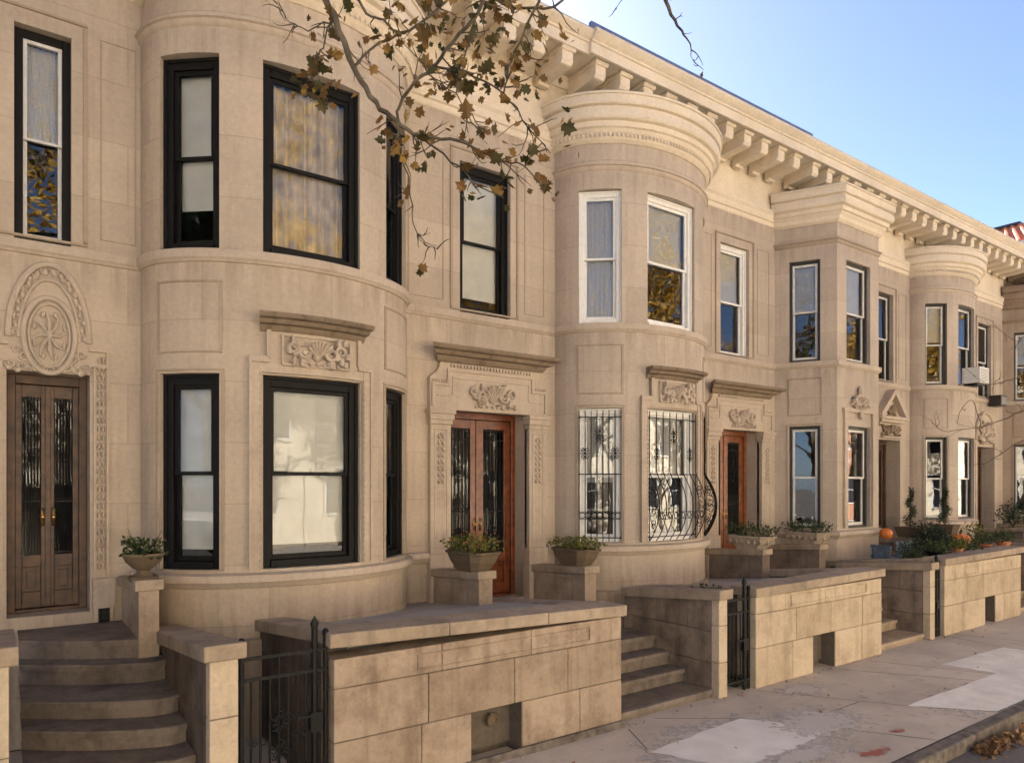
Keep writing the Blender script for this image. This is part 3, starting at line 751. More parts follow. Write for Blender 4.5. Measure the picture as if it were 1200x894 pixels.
        mb.prism([(p[0],p[2]) for p in pts],-.03,.03)
        sur=mb.build('door_surround',M['trim'],H)
        mb=MB(); cartouche(mb,c,zt+.45,rx*1.4,.5,-.04,8); cartouche(mb,c,zt+.2,rx*1.5,.2,-.04,2); mb.build('carving',M['trim'],sur,smooth=True)

# the first house at the left edge: carved arch over a narrow pair of doors
def old_door_surround(H,d0,d1):
    c=(d0+d1)/2; zt=3.66; rx=.335; zc=3.98; rz=.74
    mb=MB()
    def ell(rx,rz,r,y,z=zc,full=False,n=32):
        pts=[]
        for i in range(n+1):
            a=(2*PI if full else PI)*i/n; pts.append((c-rx*math.cos(a),y,z+rz*math.sin(a)))
        mb.tube(pts,r,8,cap=not full)
    ell(rx,rz,.03,-.012); ell(rx-.085,rz-.15,.016,-.012); ell(.215,.37,.026,-.02,4.02,True); ell(.17,.31,.012,-.02,4.02,True)
    for s in (-1,1):
        mb.box(c+s*(rx+.09)-.09,c+s*(rx+.09)+.09,-.045,.02,3.90,3.95); mb.box(c+s*(rx+.08)-.08,c+s*(rx+.08)+.08,-.03,.02,3.74,3.77)
        mb.box(c+s*(rx+.165)-.012,c+s*(rx+.165)+.012,-.04,.02,1.6,3.92); mb.box(c+s*(rx+.05)-.01,c+s*(rx+.05)+.01,-.03,.02,1.6,3.75)
    mb.box(d1+.02,d1+.22,-.07,.02,1.3,1.6)
    mb.box(d1+.03,d1+.2,-.04,.02,1.16,1.3)
    sur=mb.build('door_surround',M['trim'],H,smooth=True,auto=40)
    mb=MB()
    for i in range(26):
        a=PI*(i+.5)/26; x=c-(rx-.045)*math.cos(a); z=zc+(rz-.075)*math.sin(a); s_=1 if i%2 else -1
        mb.blob((x+s_*.01,-.015,z),(.022,.018,.035),6,4); mb.blob((x-s_*.02,-.01,z+.02),(.012,.014,.02),6,4)
    for k in range(8):
        a=k*PI/4; mb.tube([(c,-.02,4.02),(c+.085*math.cos(a),-.035,4.02+.14*math.sin(a)),(c+.14*math.cos(a+.2),-.02,4.02+.24*math.sin(a+.2))],[.012,.018,.008],6)
        for q in (-.35,.35): mb.blob((c+.135*math.cos(a+q),-.015,4.02+.22*math.sin(a+q)),(.016,.016,.03),6,4)
    mb.blob((c,-.03,4.02),(.03,.03,.05))
    for s in (-1,1):
        for j in range(4):
            spiral(mb,(c+s*(.06+.085*j),3.70+.02*(j%2)),.045,1.4,s*(-1)**j,-.02,.011,j)
        for j in range(5): mb.blob((c+s*(.05+.07*j),-.015,3.66+.02*(j%3)),(.03,.02,.025),6,4)
        spiral(mb,(c+s*.2,3.80),.05,1.5,s,-.02,.012); spiral(mb,(c+s*.27,3.86),.04,1.5,-s,-.02,.01)
        foliage_strip(mb,c+s*(rx+.108),1.68,3.86,.075,-.006)
    mb.build('carving',M['trim'],sur,smooth=True,auto=45)

# ---- the six houses
DK=('dark',)
sh=lambda lo,hi=1.0:('shade',lo,hi)
ST1=[[('black',sh(.07),'glass_wavy'),('black',sh(.09),'glass_wavy'),('black',sh(.1),'glass')],
     [('black',sh(.22),'glass_wavy'),('black',('drape',0,1),'glass'),('black',('lace',0,1),'glass')],
     ('black',sh(.1),'glass_wavy')]
ST0=[[('black',DK,'glass')]*3,[('black',DK,'glass')]*3,('mixed',('lace',.52,1),'glass')]
ST2=[[('white',('lace',.45,1),'glass'),('white',('lace',.5,1),'glass'),('white',DK,'glass')],
     [('white',('lace',.02,1),'glass'),('white',sh(.52),'glass'),('white',DK,'glass')],('white',sh(.5),'glass')]  # pale upper-floor lace and shades added to stand in for reflected sky
ST3=[[('storm',DK,'glass'),('storm',DK,'glass'),('storm',DK,'glass')],
     [('storm',sh(.5),'glass'),('storm',sh(.5),'glass'),('storm',DK,'glass')],('storm',DK,'glass')]
ST4=[[('storm',DK,'glass'),('storm',DK,'glass'),('storm',DK,'glass')],
     [('storm',sh(.55),'glass'),('storm',DK,'glass'),('storm',DK,'glass')],('storm',DK,'glass')]
h0,*_=row_house(0,X0[0],'curved','limestone house at the left edge, carved arch and roundel over its door','facade',ST0,(X0[1]-PITCH+.0+4.45+.03-1.2+1.2-.0,5.14) if False else (4.45,5.14),'door_brown',dict(win2=(4.51,4.98),door_top=3.66,zd=1.27))
old_door_surround(h0,4.45,5.14)
h1,P1,S1,b1,_=row_house(1,X0[1],'curved','tan house with black framed windows, round bay and red double door','facade',ST1,(3.76,5.09),'door',dict())
bay_window_hood(h1,P1,S1,b1,'hood',None); door_surround(h1,3.76,5.09,'hood')
h2,P2,S2,b2,_=row_house(2,X0[2],'curved','house with white framed windows, iron window guards and orange wood door','facade_mauve',ST2,(3.80,5.11),'door_orange',dict(flashing=True))
bay_window_hood(h2,P2,S2,b2,'hood',None); door_surround(h2,3.80,5.11,'hood')
h3,P3,S3,b3,_=row_house(3,X0[3],'angled','house with flat sided angular bay and triangular pediment over a dark doorway','facade_mauve',ST3,(3.95,4.98),'door_brown',dict(win2=(3.95,4.75)))
bay_window_hood(h3,P3,S3,b3,'crest',None); door_surround(h3,3.95,4.98,'pediment')
h4,P4,S4,b4,_=row_house(4,X0[4],'curved','round bay house with air conditioner in an upper bay window','facade_mauve',ST4,(3.76,4.9),'door_brown',dict())
door_surround(h4,3.76,4.9,'arch')
h5,P5,S5,b5,_=row_house(5,X0[5],'angled','grey stone house at the far right end, cut off by the frame','facade_grey',ST4,(3.76,4.9),'door_brown',dict(grey=True))
# guards on the second bay
def opn(S,ab):
    A,B=S[ab[0]],S[ab[1]]; dd=Vector((B[0]-A[0],B[1]-A[1])); n=Vector((-dd.y,dd.x)).normalized()
    return (A[0]+B[0])/2,(A[1]+B[1])/2,n.x,n.y,dd.length
for j,bu in ((0,0),(1,.20),(2,.19)):
    x,o,nx,no,ww=opn(S2,b2[j]); guard(h2,x,o,nx,no,ww-.02,Z_W1[0]+.02,Z_W1[1]-.06,bu)

# ------------------------------------------------------------------ ground, kerb, road
mb=MB(); mb.quad((-400,-400,-.3),(400,-400,-.3),(400,400,-.3),(-400,400,-.3)); structure(mb.build('ground',M['asphalt'],recalc=False))
mb=MB(); mb.quad((-60,-7,-.13),(120,-7,-.13),(120,3.1,-.13),(-60,3.1,-.13)); structure(mb.build('road',M['asphalt'],recalc=False))
mb=MB(); mb.quad((-60,3.25,0),(120,3.25,0),(120,8.3,0),(-60,8.3,0)); structure(mb.build('sidewalk',M['sidewalk'],recalc=False))
mb=MB()
x=-40
while x<80:
    L=rng.uniform(1.6,2.2); mb.box(x,x+L-.008,3.10,3.252,-.3,rng.uniform(.0,.006)); x+=L
structure(mb.build('kerb',M['kerb'],bevel=.02))
mb=MB(); mb.box(-60,120,-11.9,-7,-.3,.0); structure(mb.build('sidewalk_opposite',M['concrete_new']))
def ragged(pts,z,name,mat,j=.05):
    mb=MB(); out=[]
    for a,b in zip(pts,pts[1:]+pts[:1]):
        n=10
        for i in range(n):
            f=i/n; out.append((a[0]+(b[0]-a[0])*f+rng.uniform(-j,j),a[1]+(b[1]-a[1])*f+rng.uniform(-j,j),z))
    mb.add(out,[tuple(range(len(out)))]); return structure(mb.build(name,mat,recalc=False))
ragged([(5.05,4.72),(6.55,4.82),(7.15,4.0),(5.4,3.95)],.005,'concrete_patch',M['patch'],.018)
ragged([(8.49,3.97),(9.1,3.27),(12.6,3.27),(12.6,3.9),(11.3,3.92)],.004,'concrete_patch',M['patch'],.012)
ragged([(10.97,3.70),(10.81,4.58),(12.7,4.5),(12.8,3.98)],.005,'concrete_patch',M['patch'],.012)
# thin smear of cement around the first patch, red paint spill
def smear(name,x,y,rx,ry,c,z,cut=.5,sc_=9):
    m,nt,p=newmat(name); L=nt.links; tc=nt.nodes.new('ShaderNodeTexCoord')
    n=N(nt,'ShaderNodeTexNoise',Scale=sc_,Detail=9.0,Roughness=.68); L.new(tc.outputs['Object'],n.inputs['Vector'])
    mp=N(nt,'ShaderNodeMapping'); mp.inputs['Scale'].default_value=(1/rx,1/ry,0); L.new(tc.outputs['Object'],mp.inputs['Vector'])
    ln=N(nt,'ShaderNodeVectorMath',operation='LENGTH'); L.new(mp.outputs[0],ln.inputs[0])
    a=N(nt,'ShaderNodeMath',operation='MULTIPLY_ADD'); L.new(ln.outputs['Value'],a.inputs[0]); a.inputs[1].default_value=-.42; L.new(n.outputs[0],a.inputs[2])
    r=ramp(nt,a.outputs[0],[(cut-.34,0),(cut-.18,.85)]); L.new(r.outputs[0],p.inputs['Alpha'])
    p.inputs['Base Color'].default_value=(*c,1); p.inputs['Roughness'].default_value=.9
    mb=MB(); mb.quad((-rx,-ry,0),(rx,-ry,0),(rx,ry,0),(-rx,ry,0)); o=mb.build(name,m,recalc=False); o.location=(x,y,z); return structure(o)
smear('cement_smear',7.15,4.25,.75,.55,(.60,.56,.51),.009)
smear('cement_smear',5.9,4.3,1.25,.75,(.60,.56,.51),.003,.42,5)
smear('cement_smear',8.1,5.05,.5,.28,(.56,.52,.47),.0035,.5)
smear('cement_smear',6.1,3.8,.9,.25,(.60,.56,.51),.010,.52)
smear('cement_smear',9.6,3.6,1.3,.5,(.60,.56,.51),.003,.5,5)
smear('paint_spill',6.75,3.46,.33,.12,(.42,.13,.10),.0065,.56,7)
smear('paint_spill',7.55,3.62,.16,.08,(.42,.13,.10),.0065,.56,9)
def joint(a,b,wd=.012):
    a=Vector((*a,.002)); b=Vector((*b,.002)); n=(b-a).cross(Vector((0,0,1))).normalized()*wd/2
    return MB().quad(a-n,b-n,b+n,a+n)
mb=MB()
for a,b in (((7.62,5.36),(8.49,3.97)),((8.49,3.97),(9.1,3.26)),((5.8,5.38),(6.55,4.82)),((8.2,4.35),(12.6,4.35)) if False else ((9.1,3.262),(12.6,3.262)),((10.2,5.3),(10.97,3.7)),((12.9,5.3),(12.7,4.5)),((7.15,4.0),(7.6,3.26)),((3.4,5.3),(4.9,3.26)),((13.2,5.3),(13.9,3.26)),((5.33,5.3),(5.05,4.75)),((5.46,4.0),(5.9,3.26)),((2.2,4.35),(5.2,4.33)),((7.1,4.36),(8.2,4.37)),((9.4,5.3),(10.3,3.95))):
    q=joint(a,b); mb.add(q.v,q.f)
structure(mb.build('pavement_joints',M['soil'],recalc=False))

# ------------------------------------------------------------------ front walls
def courses(mb,x0,x1,y0,y1,zs,rg,wmin=.75,wmax=1.25,hole=None,axis='x',gap=.006):
    """coursed blocks along x (or y), z bands zs"""
    for r,(za,zb) in enumerate(zip(zs,zs[1:])):
        x=x0; cuts=[x0]; 
        while True:
            x+=rg.uniform(wmin,wmax)
            if x>x1-.4: break
            cuts.append(x)
        cuts.append(x1)
        if hole and za<hole[3]-.01 and zb>hole[2]+.01:
            cuts=[c for c in cuts if not(hole[0]-.25<c<hole[1]+.25)]+[hole[0],hole[1]]; cuts.sort()
        for a,b in zip(cuts,cuts[1:]):
            if hole and a>=hole[0]-.01 and b<=hole[1]+.01 and za<hole[3]-.01 and zb>hole[2]+.01:
                if zb>hole[3]+.02: 
                    if axis=='x': mb.box(a+gap/2,b-gap/2,y0,y1,hole[3],zb-gap)
                continue
            j=rg.uniform(0,.006)
            if axis=='x': mb.box(a+gap/2,b-gap/2,y0-j,y1,za,zb-gap)
            else: mb.box(y0-j,y1+j,a+gap/2,b-gap/2,za,zb-gap)
def front_wall(x0,x1,zl,zr,mat,label,seed,vent,deep=True):
    rg=random.Random(seed); T=thing('front_wall',label,'garden wall',((x0+x1)/2,YW+.15,0),0,'stone front walls along the pavement')
    ox=(x0+x1)/2; a,b=x0-ox,x1-ox; zt=min(zl,zr)-.115
    mb=MB(); courses(mb,a,b,-.15,.13,[0,.50,.93,zt],rg,.62,1.0,hole=(vent[0]-ox,vent[1]-ox,0.07,.49) if vent else None)
    mb.build('block_wall',M[mat],T,bevel=.008)
    mb=MB(); mb.box(a+.01,b-.01,-.135,.12,0 if not vent else .5,zt-.01)
    if vent: mb.box(a+.01,vent[0]-ox,-.135,.12,0,.5); mb.box(vent[1]-ox,b-.01,-.135,.12,0,.5); mb.box(vent[0]-ox,vent[1]-ox,.1,.12,0,.5)
    mb.build('mortar_core',M['mortar'],T)
    # raised panel border on the top course
    mb=MB()
    pa,pb=a+.75,b-.45; y=-.166
    for q in ((pa,pb,1.09,1.105),(pa,pb,.965,.98)): mb.box(q[0],q[1],y,-.148,q[2],q[3])
    mb.box(pa,pa+.015,y,-.148,.98,1.09); mb.box(pb-.015,pb,y,-.148,.98,1.09)
    mb.build('panel_moulding',M[mat],T)
    # returns towards the house, their tops falling a little to the back
    mb=MB(); yb=2.75
    for q in (a+.0,b-.24):
        z1=(zl if q<0 else zr)-.115
        n=4
        for i in range(n):
            ya=.135+(yb-.135)*i/n; yc=.135+(yb-.135)*(i+1)/n-.006
            for za,zb in ((0,.46),(.466,.88)): mb.box(q+.004,q+.236,ya,yc,za,zb)
            mb.hexa([(q+.004,ya,.886),(q+.236,ya,.886),(q+.236,yc,.886),(q+.004,yc,.886)],[(q+.004,ya,z1-.11*ya),(q+.236,ya,z1-.11*ya),(q+.236,yc,z1-.11*yc),(q+.004,yc,z1-.11*yc)])
    mb.build('return_wall',M['blocks_shaded'],T,bevel=.006)  # shade beside the gates is put into the dark block colour
    # coping
    mb=MB(); n=3; o=.045
    cs=[a-o]+[a+(b-a)*f for f in (.33,.68)]+[b+o]
    zz=lambda x: zl+(zr-zl)*(x-a)/(b-a)
    for q0,q1 in zip(cs,cs[1:]):
        q1-=.004
        mb.hexa([(q0,-.15-o,zz(q0)-.115),(q1,-.15-o,zz(q1)-.115),(q1,.2,zz(q1)-.115),(q0,.2,zz(q0)-.115)],[(q0,-.15-o,zz(q0)),(q1,-.15-o,zz(q1)),(q1,.2,zz(q1)),(q0,.2,zz(q0))])
    for q in (a-o,b-.26):
        z1=zz(q)
        mb.hexa([(q,.204,z1-.135),(q+.3,.204,z1-.135),(q+.3,yb,z1-.115-.11*yb),(q,yb,z1-.115-.11*yb)],[(q,.204,z1-.022),(q+.3,.204,z1-.022),(q+.3,yb,z1-.11*yb),(q,yb,z1-.11*yb)])
    mb.build('coping',M['coping'],T,bevel=.012)
    # paved top of the raised yard
    mb=MB(); z0=zl-.10
    mb.hexa([(a+.24,.2,.6),(b-.24,.2,.6),(b-.24,yb,.6),(a+.24,yb,.6)],[(a+.24,.2,z0-.03),(b-.24,.2,z0-.03),(b-.24,yb,z0-.11*yb),(a+.24,yb,z0-.11*yb)])
    mb.build('raised_yard',M['slab'],T)
    if vent:
        mb=MB(); va,vb=vent[0]-ox,vent[1]-ox
        mb.box(va,vb,.06,.098,.07,.49); mb.build('vent_shade_panel',M['mortar'],T)  # dark panel stands in for the shade inside the vent hole
        if vent[2]:
            mb=MB(); c=((va+vb)/2+.05,.33)
            pts=[(c[0]+.055*math.cos(t),0,c[1]+.055*math.sin(t)) for t in [i*PI/8 for i in range(17)]]
            mb.tube([(p[0],-.0,p[2]) for p in pts],.016,6,cap=False); mb.tube([(c[0],.06,c[1]),(c[0],.01,c[1])],.05,14); mb.build('pipe_outlet',M['planter_stone'],T,smooth=True,auto=40)
    return T
front_wall(2.15,5.33,1.38,1.285,'blocks_brown','brown stained stone front wall with vent pipe hole before the black window house',11,(3.45,4.02,True))
front_wall(7.66,10.77,1.26,1.285,'blocks_pale','pale yellowish block front wall with rain streaks before the white window house',12,(8.94,9.49,False))
front_wall(12.86,16.15,1.30,1.33,'blocks_pale','tan stone front wall carrying pumpkins and pots, far right',13,(14.5,14.95,False))
front_wall(18.5,21.7,1.30,1.30,'blocks_pale','stone front wall before the house with the air conditioner',14,None)
# low slab edge of base
mb=MB(); mb.box(2.2,5.33,YW-.045,YW-.012,-.02,.075); structure(mb.build('pavement_edge',M['kerb'],bevel=.008))

# ------------------------------------------------------------------ stoops
def stoop(xa,xb,steps,label,mat,landing_y,cheek=True,xu=None):
    T=thing('stoop',label,'steps',((xa+xb)/2,YW,0),0,'stone stoops'); ox=(xa+xb)/2; a,b=xa-ox,xb-ox
    ys=[s[0]-YW for s in steps]+[landing_y-YW]
    for i,(y,z) in enumerate(steps):
        mb=MB(); yb=ys[i+1]+.03
        n=12
        curve=steps_curve if False else 0
        mb.box(a,b,y-YW,yb,(steps[i-1][1]-.0 if i else -.02),z); mb.box(a,b,y-YW-.025,y-YW+.05,z-.055,z+.001)
        mb.build('step',M[mat],T,bevel=.012)
    return T
def cheek(xa,xb,y0,y1,z0,fall,label,mat='blocks_grey',front='blocks_pale'):  # side blocks coloured grey as shaded, front pier pale as lit
    T=thing('stoop_wall',label,'stoop wall',((xa+xb)/2,y0,0),0,'cheek walls beside the stoops'); hw=(xb-xa)/2; L=y1-y0
    rg=random.Random(int(xa*100)); mb=MB(); n=4; zs=[0,.36,.72]
    for i in range(n):
        ya=.12+(L-.12)*i/n; yc=.12+(L-.12)*(i+1)/n-.006
        for r,(za,zb) in enumerate(((0,.4),(.406,.78))):
            sft=.2 if r else 0
            mb.box(-hw+.003,hw-.003,ya+(sft if i else 0),min(yc+sft,L),za,zb)
        zt=z0-.12
        mb.hexa([(-hw+.003,ya,.786),(hw-.003,ya,.786),(hw-.003,yc,.786),(-hw+.003,yc,.786)],[(-hw+.003,ya,zt-fall*ya),(hw-.003,ya,zt-fall*ya),(hw-.003,yc,zt-fall*yc),(-hw+.003,yc,zt-fall*yc)])
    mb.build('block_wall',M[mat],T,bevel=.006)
    mb=MB()
    for za,zb in ((0,.42),(.425,.86),(.865,z0-.12)): mb.box(-hw,hw,0,.115,za,zb)
    mb.build('pier',M[front],T,bevel=.008)
    mb=MB(); o=.05
    mb.hexa([(-hw-o,-o,z0-.12),(hw+o,-o,z0-.12),(hw+o,L,z0-.12-fall*L),(-hw-o,L,z0-.12-fall*L)],[(-hw-o,-o,z0),(hw+o,-o,z0),(hw+o,L,z0-fall*L),(-hw-o,L,z0-fall*L)])
    mb.build('coping',M['coping'],T,bevel=.012)
    return T
STEPS=[(5.50,.10),(5.93,.26),(6.18,.43),(6.42,.60)]
stoop(5.345,6.935,STEPS,'brownstone steps between the brown front wall and a grey cheek wall, lit bottom step','steps',8.35)
stoop(10.79,12.33,STEPS,'pale stone steps beside the pale yellowish front wall','coping',8.35)
stoop(16.2,17.9,STEPS,'stone steps at the far end of the pumpkin wall','coping',8.35)
stoop(21.8,23.4,STEPS,'farthest stone steps before the house with the air conditioner','coping',8.35)
cheek(6.945,7.10,5.40,7.0,1.30,.10,'grey cheek wall right of the dark brownstone steps, front coloured paler as if lit')
cheek(12.35,12.52,5.40,7.0,1.27,.10,'grey cheek wall beyond the pale steps, before the dark narrow gate')
cheek(1.22,1.42,5.40,7.9,1.41,.11,'dark grey mottled cheek wall beside the curved steps at lower left','blocks_shaded')  # side blocks coloured dark for the shade on this face
cheek(17.95,18.1,5.40,7.0,1.27,.1,'cheek wall beyond the pumpkin wall')
cheek(-.1,.045,5.40,7.2,1.56,.11,'narrow cheek wall at the very left edge of the photo')
# curved steps, lower left
T=thing('stoop','dark curved brownstone steps up to the carved arch doorway at left','steps',(.65,YW,0),0,'stone stoops')
def curved_step(y,z,zb,yb,bulge,xa=.135,xb=1.215):
    mb=MB(); n=16; ox=.65; f=[]
    for i in range(n+1):
        x=xa+(xb-xa)*i/n; u=(i/n-.35)/.65; v=(x-.62); f.append((x-ox,y-YW-.62*v-.10*math.cos(min(1,abs(v)/.6)*PI/2)+.1+(.10*max(0,(i-13)/3)**2)))
    V=[]
    for zz,dy in ((zb,.03),(z-.06,.03),(z-.055,0),(z-.01,-.004),(z,.008)):
        V.append([(x,q+dy,zz) for x,q in f])
    V.append([(x,yb-YW,z) for x,q in f])
    o=0
    for row in V: mb.v+=row
    m=n+1
    for r in range(len(V)-1):
        for i in range(n): mb.f.append((r*m+i,r*m+i+1,(r+1)*m+i+1,(r+1)*m+i))
    return mb
for y,z,zb,yb in CS0 if 'CS0' in globals() else ((5.36,.16,-.02,6.1),(5.68,.33,.14,6.5),(5.98,.50,.31,6.9),(6.30,.655,.48,7.2),(6.62,.80,.63,7.9),(7.20,.98,.78,8.1),(7.42,1.15,.96,8.62)):
    curved_step(y,z,zb,yb,.14).build('step',M['steps'],T,smooth=True,auto=40)

# pedestal walls of the upper stoops, with planters
def pedestal(x0,x1,y0,ztop,label,mat='blocks_brown'):
    T=thing('pedestal',label,'pedestal',((x0+x1)/2,y0,0),0,'planter pedestals flanking the doors'); hw=(x1-x0)/2; L=D-y0-.03
    mb=MB(); mb.box(-hw,hw,.0,.2,.3,ztop-.1); mb.box(-hw+.002,hw-.002,.2,L,.3,ztop-.1-.1); mb.hexa([(-hw+.002,.2,ztop-.2),(hw-.002,.2,ztop-.2),(hw-.002,L,ztop-.2),(-hw+.002,L,ztop-.2)],[(-hw+.002,.2,ztop-.12),(hw-.002,.2,ztop-.12),(hw-.002,L,ztop-.19),(-hw+.002,L,ztop-.19)])
    mb.build('pier',M[mat],T,bevel=.008)
    mb=MB(); o=.035; fall=.07
    mb.hexa([(-hw-o,-o,ztop-.1),(hw+o,-o,ztop-.1),(hw+o,L,ztop-.1-fall*L),(-hw-o,L,ztop-.1-fall*L)],[(-hw-o,-o,ztop),(hw+o,-o,ztop),(hw+o,L,ztop-fall*L),(-hw-o,L,ztop-fall*L)])
    mb.build('coping',M['coping'],T,bevel=.01); return T
def trough(x,y,z,L,W,h,label,mat='planter_stone',leaf='leaf_yellow',flowers=True,seed=1,rz=0,lh=.16,n=420,deco=False):
    T=thing('planter',label,'planter',(x,y,z),rz,'stone planters'); mb=MB()
    def lvl(f,zz):
        l,w=L/2*f,W/2*f; c=min(l,w)*.45
        return [(-w+c,-l,zz),(w-c,-l,zz),(w,-l+c,zz),(w,l-c,zz),(w-c,l,zz),(-w+c,l,zz),(-w,l-c,zz),(-w,-l+c,zz)]
    levels=[lvl(.62,0),lvl(.66,.03),lvl(.86,h*.5),lvl(.97,h*.86),lvl(1.04,h*.88),lvl(1.05,h),lvl(.9,h),lvl(.88,h-.04)]
    for r in levels: mb.v+=r
    for r in range(len(levels)-1):
        for i in range(8): mb.f.append((r*8+i,r*8+(i+1)%8,(r+1)*8+(i+1)%8,(r+1)*8+i))
    e=(len(levels)-1)*8; mb.f.append(tuple(range(7,-1,-1))); mb.f.append(tuple(range(e,e+8)))
    pot=mb.build('pot',M[mat],T,bevel=.006)
    if deco:
        mb=MB()
        for s in (-1,1):
            for k in range(6): spiral(mb,(0,h*.5),.05,1.2,1,0,.008) if False else mb.blob((s*W*.47,-L*.38+k*L*.15,h*.55),(.02,.04,.04),6,4)
        for k in range(3): mb.blob((-.06+k*.06,-L*.46,h*.55),(.025,.02,.04),6,4)
        mb.build('relief',M[mat],pot,smooth=True)
    mb=MB(); rg=rng
    for i in range(n):
        u,v=rg.uniform(-1,1),rg.uniform(-1,1); hh=rg.random()**.7*lh*(1-.35*(u*u+v*v)/2)
        mb.leaf((u*W*.52*(1+hh),v*L*.52*(1+.5*hh),h-.02+hh),.055)
    for i in range(26):
        u,v=rg.uniform(-.8,.8),rg.uniform(-.9,.9); mb.tube([(u*W*.4,v*L*.45,h-.03),(u*W*.5,v*L*.5,h+lh*rg.uniform(.6,1.1))],[.004,.002],4)
    pl=mb.build('foliage',M[leaf],T,recalc=False)
    if flowers:
        mb=MB()
        for i in range(45):
            u,v=rg.uniform(-1,1),rg.uniform(-1,1); mb.leaf((u*W*.5,v*L*.5,h+lh*rg.uniform(.5,1.1)),.03)
        mb.build('flowers',M['flower'],T,recalc=False)
    return T
pedestal(4.66,4.86,7.13,1.51,'brown pedestal holding the flower planter left of the red door')
pedestal(6.33,6.53,7.10,1.46,'brown pedestal holding the yellow green planter before the left iron guard')
trough(4.76,7.42,1.485,.74,.44,.25,'carved stone planter of small flowers in front of the red door',seed=2,lh=.2)
trough(6.43,7.40,1.44,.72,.42,.24,'dark stone planter of yellow green leaves below the left iron guard',seed=3,flowers=False,lh=.17)
pedestal(10.30,10.5,7.13,1.47,'grey pedestal wall holding the left pale planter of the orange door','blocks_grey')
pedestal(11.95,12.15,7.10,1.47,'grey pedestal wall holding the right pale planter of the orange door','blocks_grey')
trough(10.40,7.42,1.44,.8,.4,.24,'pale garlanded planter of green leaves left before the orange door','coping','leaf_green',False,4,deco=True,lh=.22)
trough(12.05,7.40,1.44,.8,.4,.24,'pale garlanded planter of green leaves below the left angular bay window','coping','leaf_green',False,5,deco=True,lh=.22)
pedestal(15.9,16.1,7.13,1.42,'pedestal under the left spiral topiary','blocks_grey'); pedestal(17.55,17.75,7.1,1.42,'pedestal under the right spiral topiary','blocks_grey')
pedestal(21.5,21.7,7.13,1.42,'pedestal under the dark round shrub','blocks_grey'); pedestal(23.1,23.3,7.1,1.5,'pedestal under the far urn','blocks_grey')
def topiary(x,y,z,label):
    T=thing('topiary',label,'topiary',(x,y,z),0,'spiral topiaries'); mb=MB()
    mb.hexa([(-.15,-.2,0),(.15,-.2,0),(.15,.2,0),(-.15,.2,0)],[(-.2,-.26,.22),(.2,-.26,.22),(.2,.26,.22),(-.2,.26,.22)]); mb.build('pot',M['planter_stone'],T,bevel=.01)
    mb=MB(); mb.tube([(0,0,.2),(0,0,.95)],.015); mb.build('trunk',M['bark'],T)
    mb=MB()
    for i in range(1500):
        f=rng.random(); a=f*4.2*PI; r=.13*(1-.65*f); zz=.26+f*.78
        mb.leaf((r*.55*math.cos(a)+rng.gauss(0,.42)*r,r*.55*math.sin(a)+rng.gauss(0,.42)*r,zz+rng.gauss(0,.035)),.035)
    mb.build('crown',M['leaf_dark'],T,recalc=False); return T
topiary(16.0,7.4,1.40,'spiral clipped topiary left of the far bay window'); topiary(17.65,7.4,1.40,'spiral clipped topiary right of the far bay window')
def bush(x,y,z,rx,rz,label,leaf='leaf_green',n=900,size=.06,name='shrub',group='shrubs and pot plants'):
    T=thing(name,label,'shrub',(x,y,z),0,group); mb=MB()
    for i in range(10): 
        a=rng.uniform(0,6.28); mb.tube([(0,0,-.02),(rx*.5*math.cos(a),rx*.5*math.sin(a),rz*1.2)],[.008,.003],4)
    mb.build('stem',M['twig'],T); mb=MB()
    for i in range(n):
        d=Vector((rng.gauss(0,1),rng.gauss(0,1),rng.gauss(0,1))).normalized()*rng.random()**.4; k=1+.25*math.sin(d.x*7+x*3)*math.cos(d.y*6)
        mb.leaf((d.x*rx*k,d.y*rx*k,rz*(1+d.z*k)),size)
    mb.build('foliage',M[leaf],T,recalc=False); return T
# urns
def urn(x,y,z,s,label,leaf,stems=True):
    T=thing('urn_planter',label,'planter',(x,y,z),0,'urn planters'); mb=MB()
    mb.box(-.17*s,.17*s,-.17*s,.17*s,0,.06*s)
    mb.lathe([(.14*s,.06*s),(.09*s,.1*s),(.08*s,.14*s),(.14*s,.18*s),(.22*s,.26*s),(.25*s,.33*s),(.27*s,.345*s),(.27*s,.375*s),(.23*s,.375*s),(.2*s,.33*s)],n=24); mb.build('pot',M['planter_stone'],T,smooth=True,auto=40)
    mb=MB()
    for i in range(380):
        a=rng.uniform(0,6.28); r=.24*s*rng.random()**.5; zz=.34*s+rng.random()**1.6*.24*s
        mb.leaf((r*math.cos(a)*1.1,r*math.sin(a)*1.1,zz),.05)
    for i in range(14):
        a=rng.uniform(0,6.28); mb.tube([(0,0,.33*s),(.12*math.cos(a),.12*math.sin(a),.5*s),(.3*s*math.cos(a),.3*s*math.sin(a),(.5+rng.random()*.2)*s)],[.005,.004,.002],4)
    mb.build('foliage',M[leaf],T,recalc=False); return T
pedestal(1.02,1.19,7.2,1.69,'pale stone pedestal under the urn beside the curved steps','blocks_brown')
urn(1.09,7.42,1.66,.68,'old stone urn of trailing leaves on the pedestal by the curved steps','leaf_green')
urn(23.2,7.35,1.48,1.25,'large stone urn with a bushy plant at the far right','leaf_dark')
bush(21.6,7.4,1.4,.4,.35,'dark round shrub on a pedestal by the far doorway','leaf_dark',700,.07)
# iron boot scraper panel by the urn
mb=MB(); mb.box(-.05,.05,-.012,.012,0,.36); 
for i in range(5): ring(mb,(0,.05+i*.065),.03,-.016,.007,10)
o=mb.build('wall_grate',M['iron']); o.location=(.86,8.30,1.16); tag(o,'narrow black ornate iron grate on the wall beside the urn pedestal','wall grate')

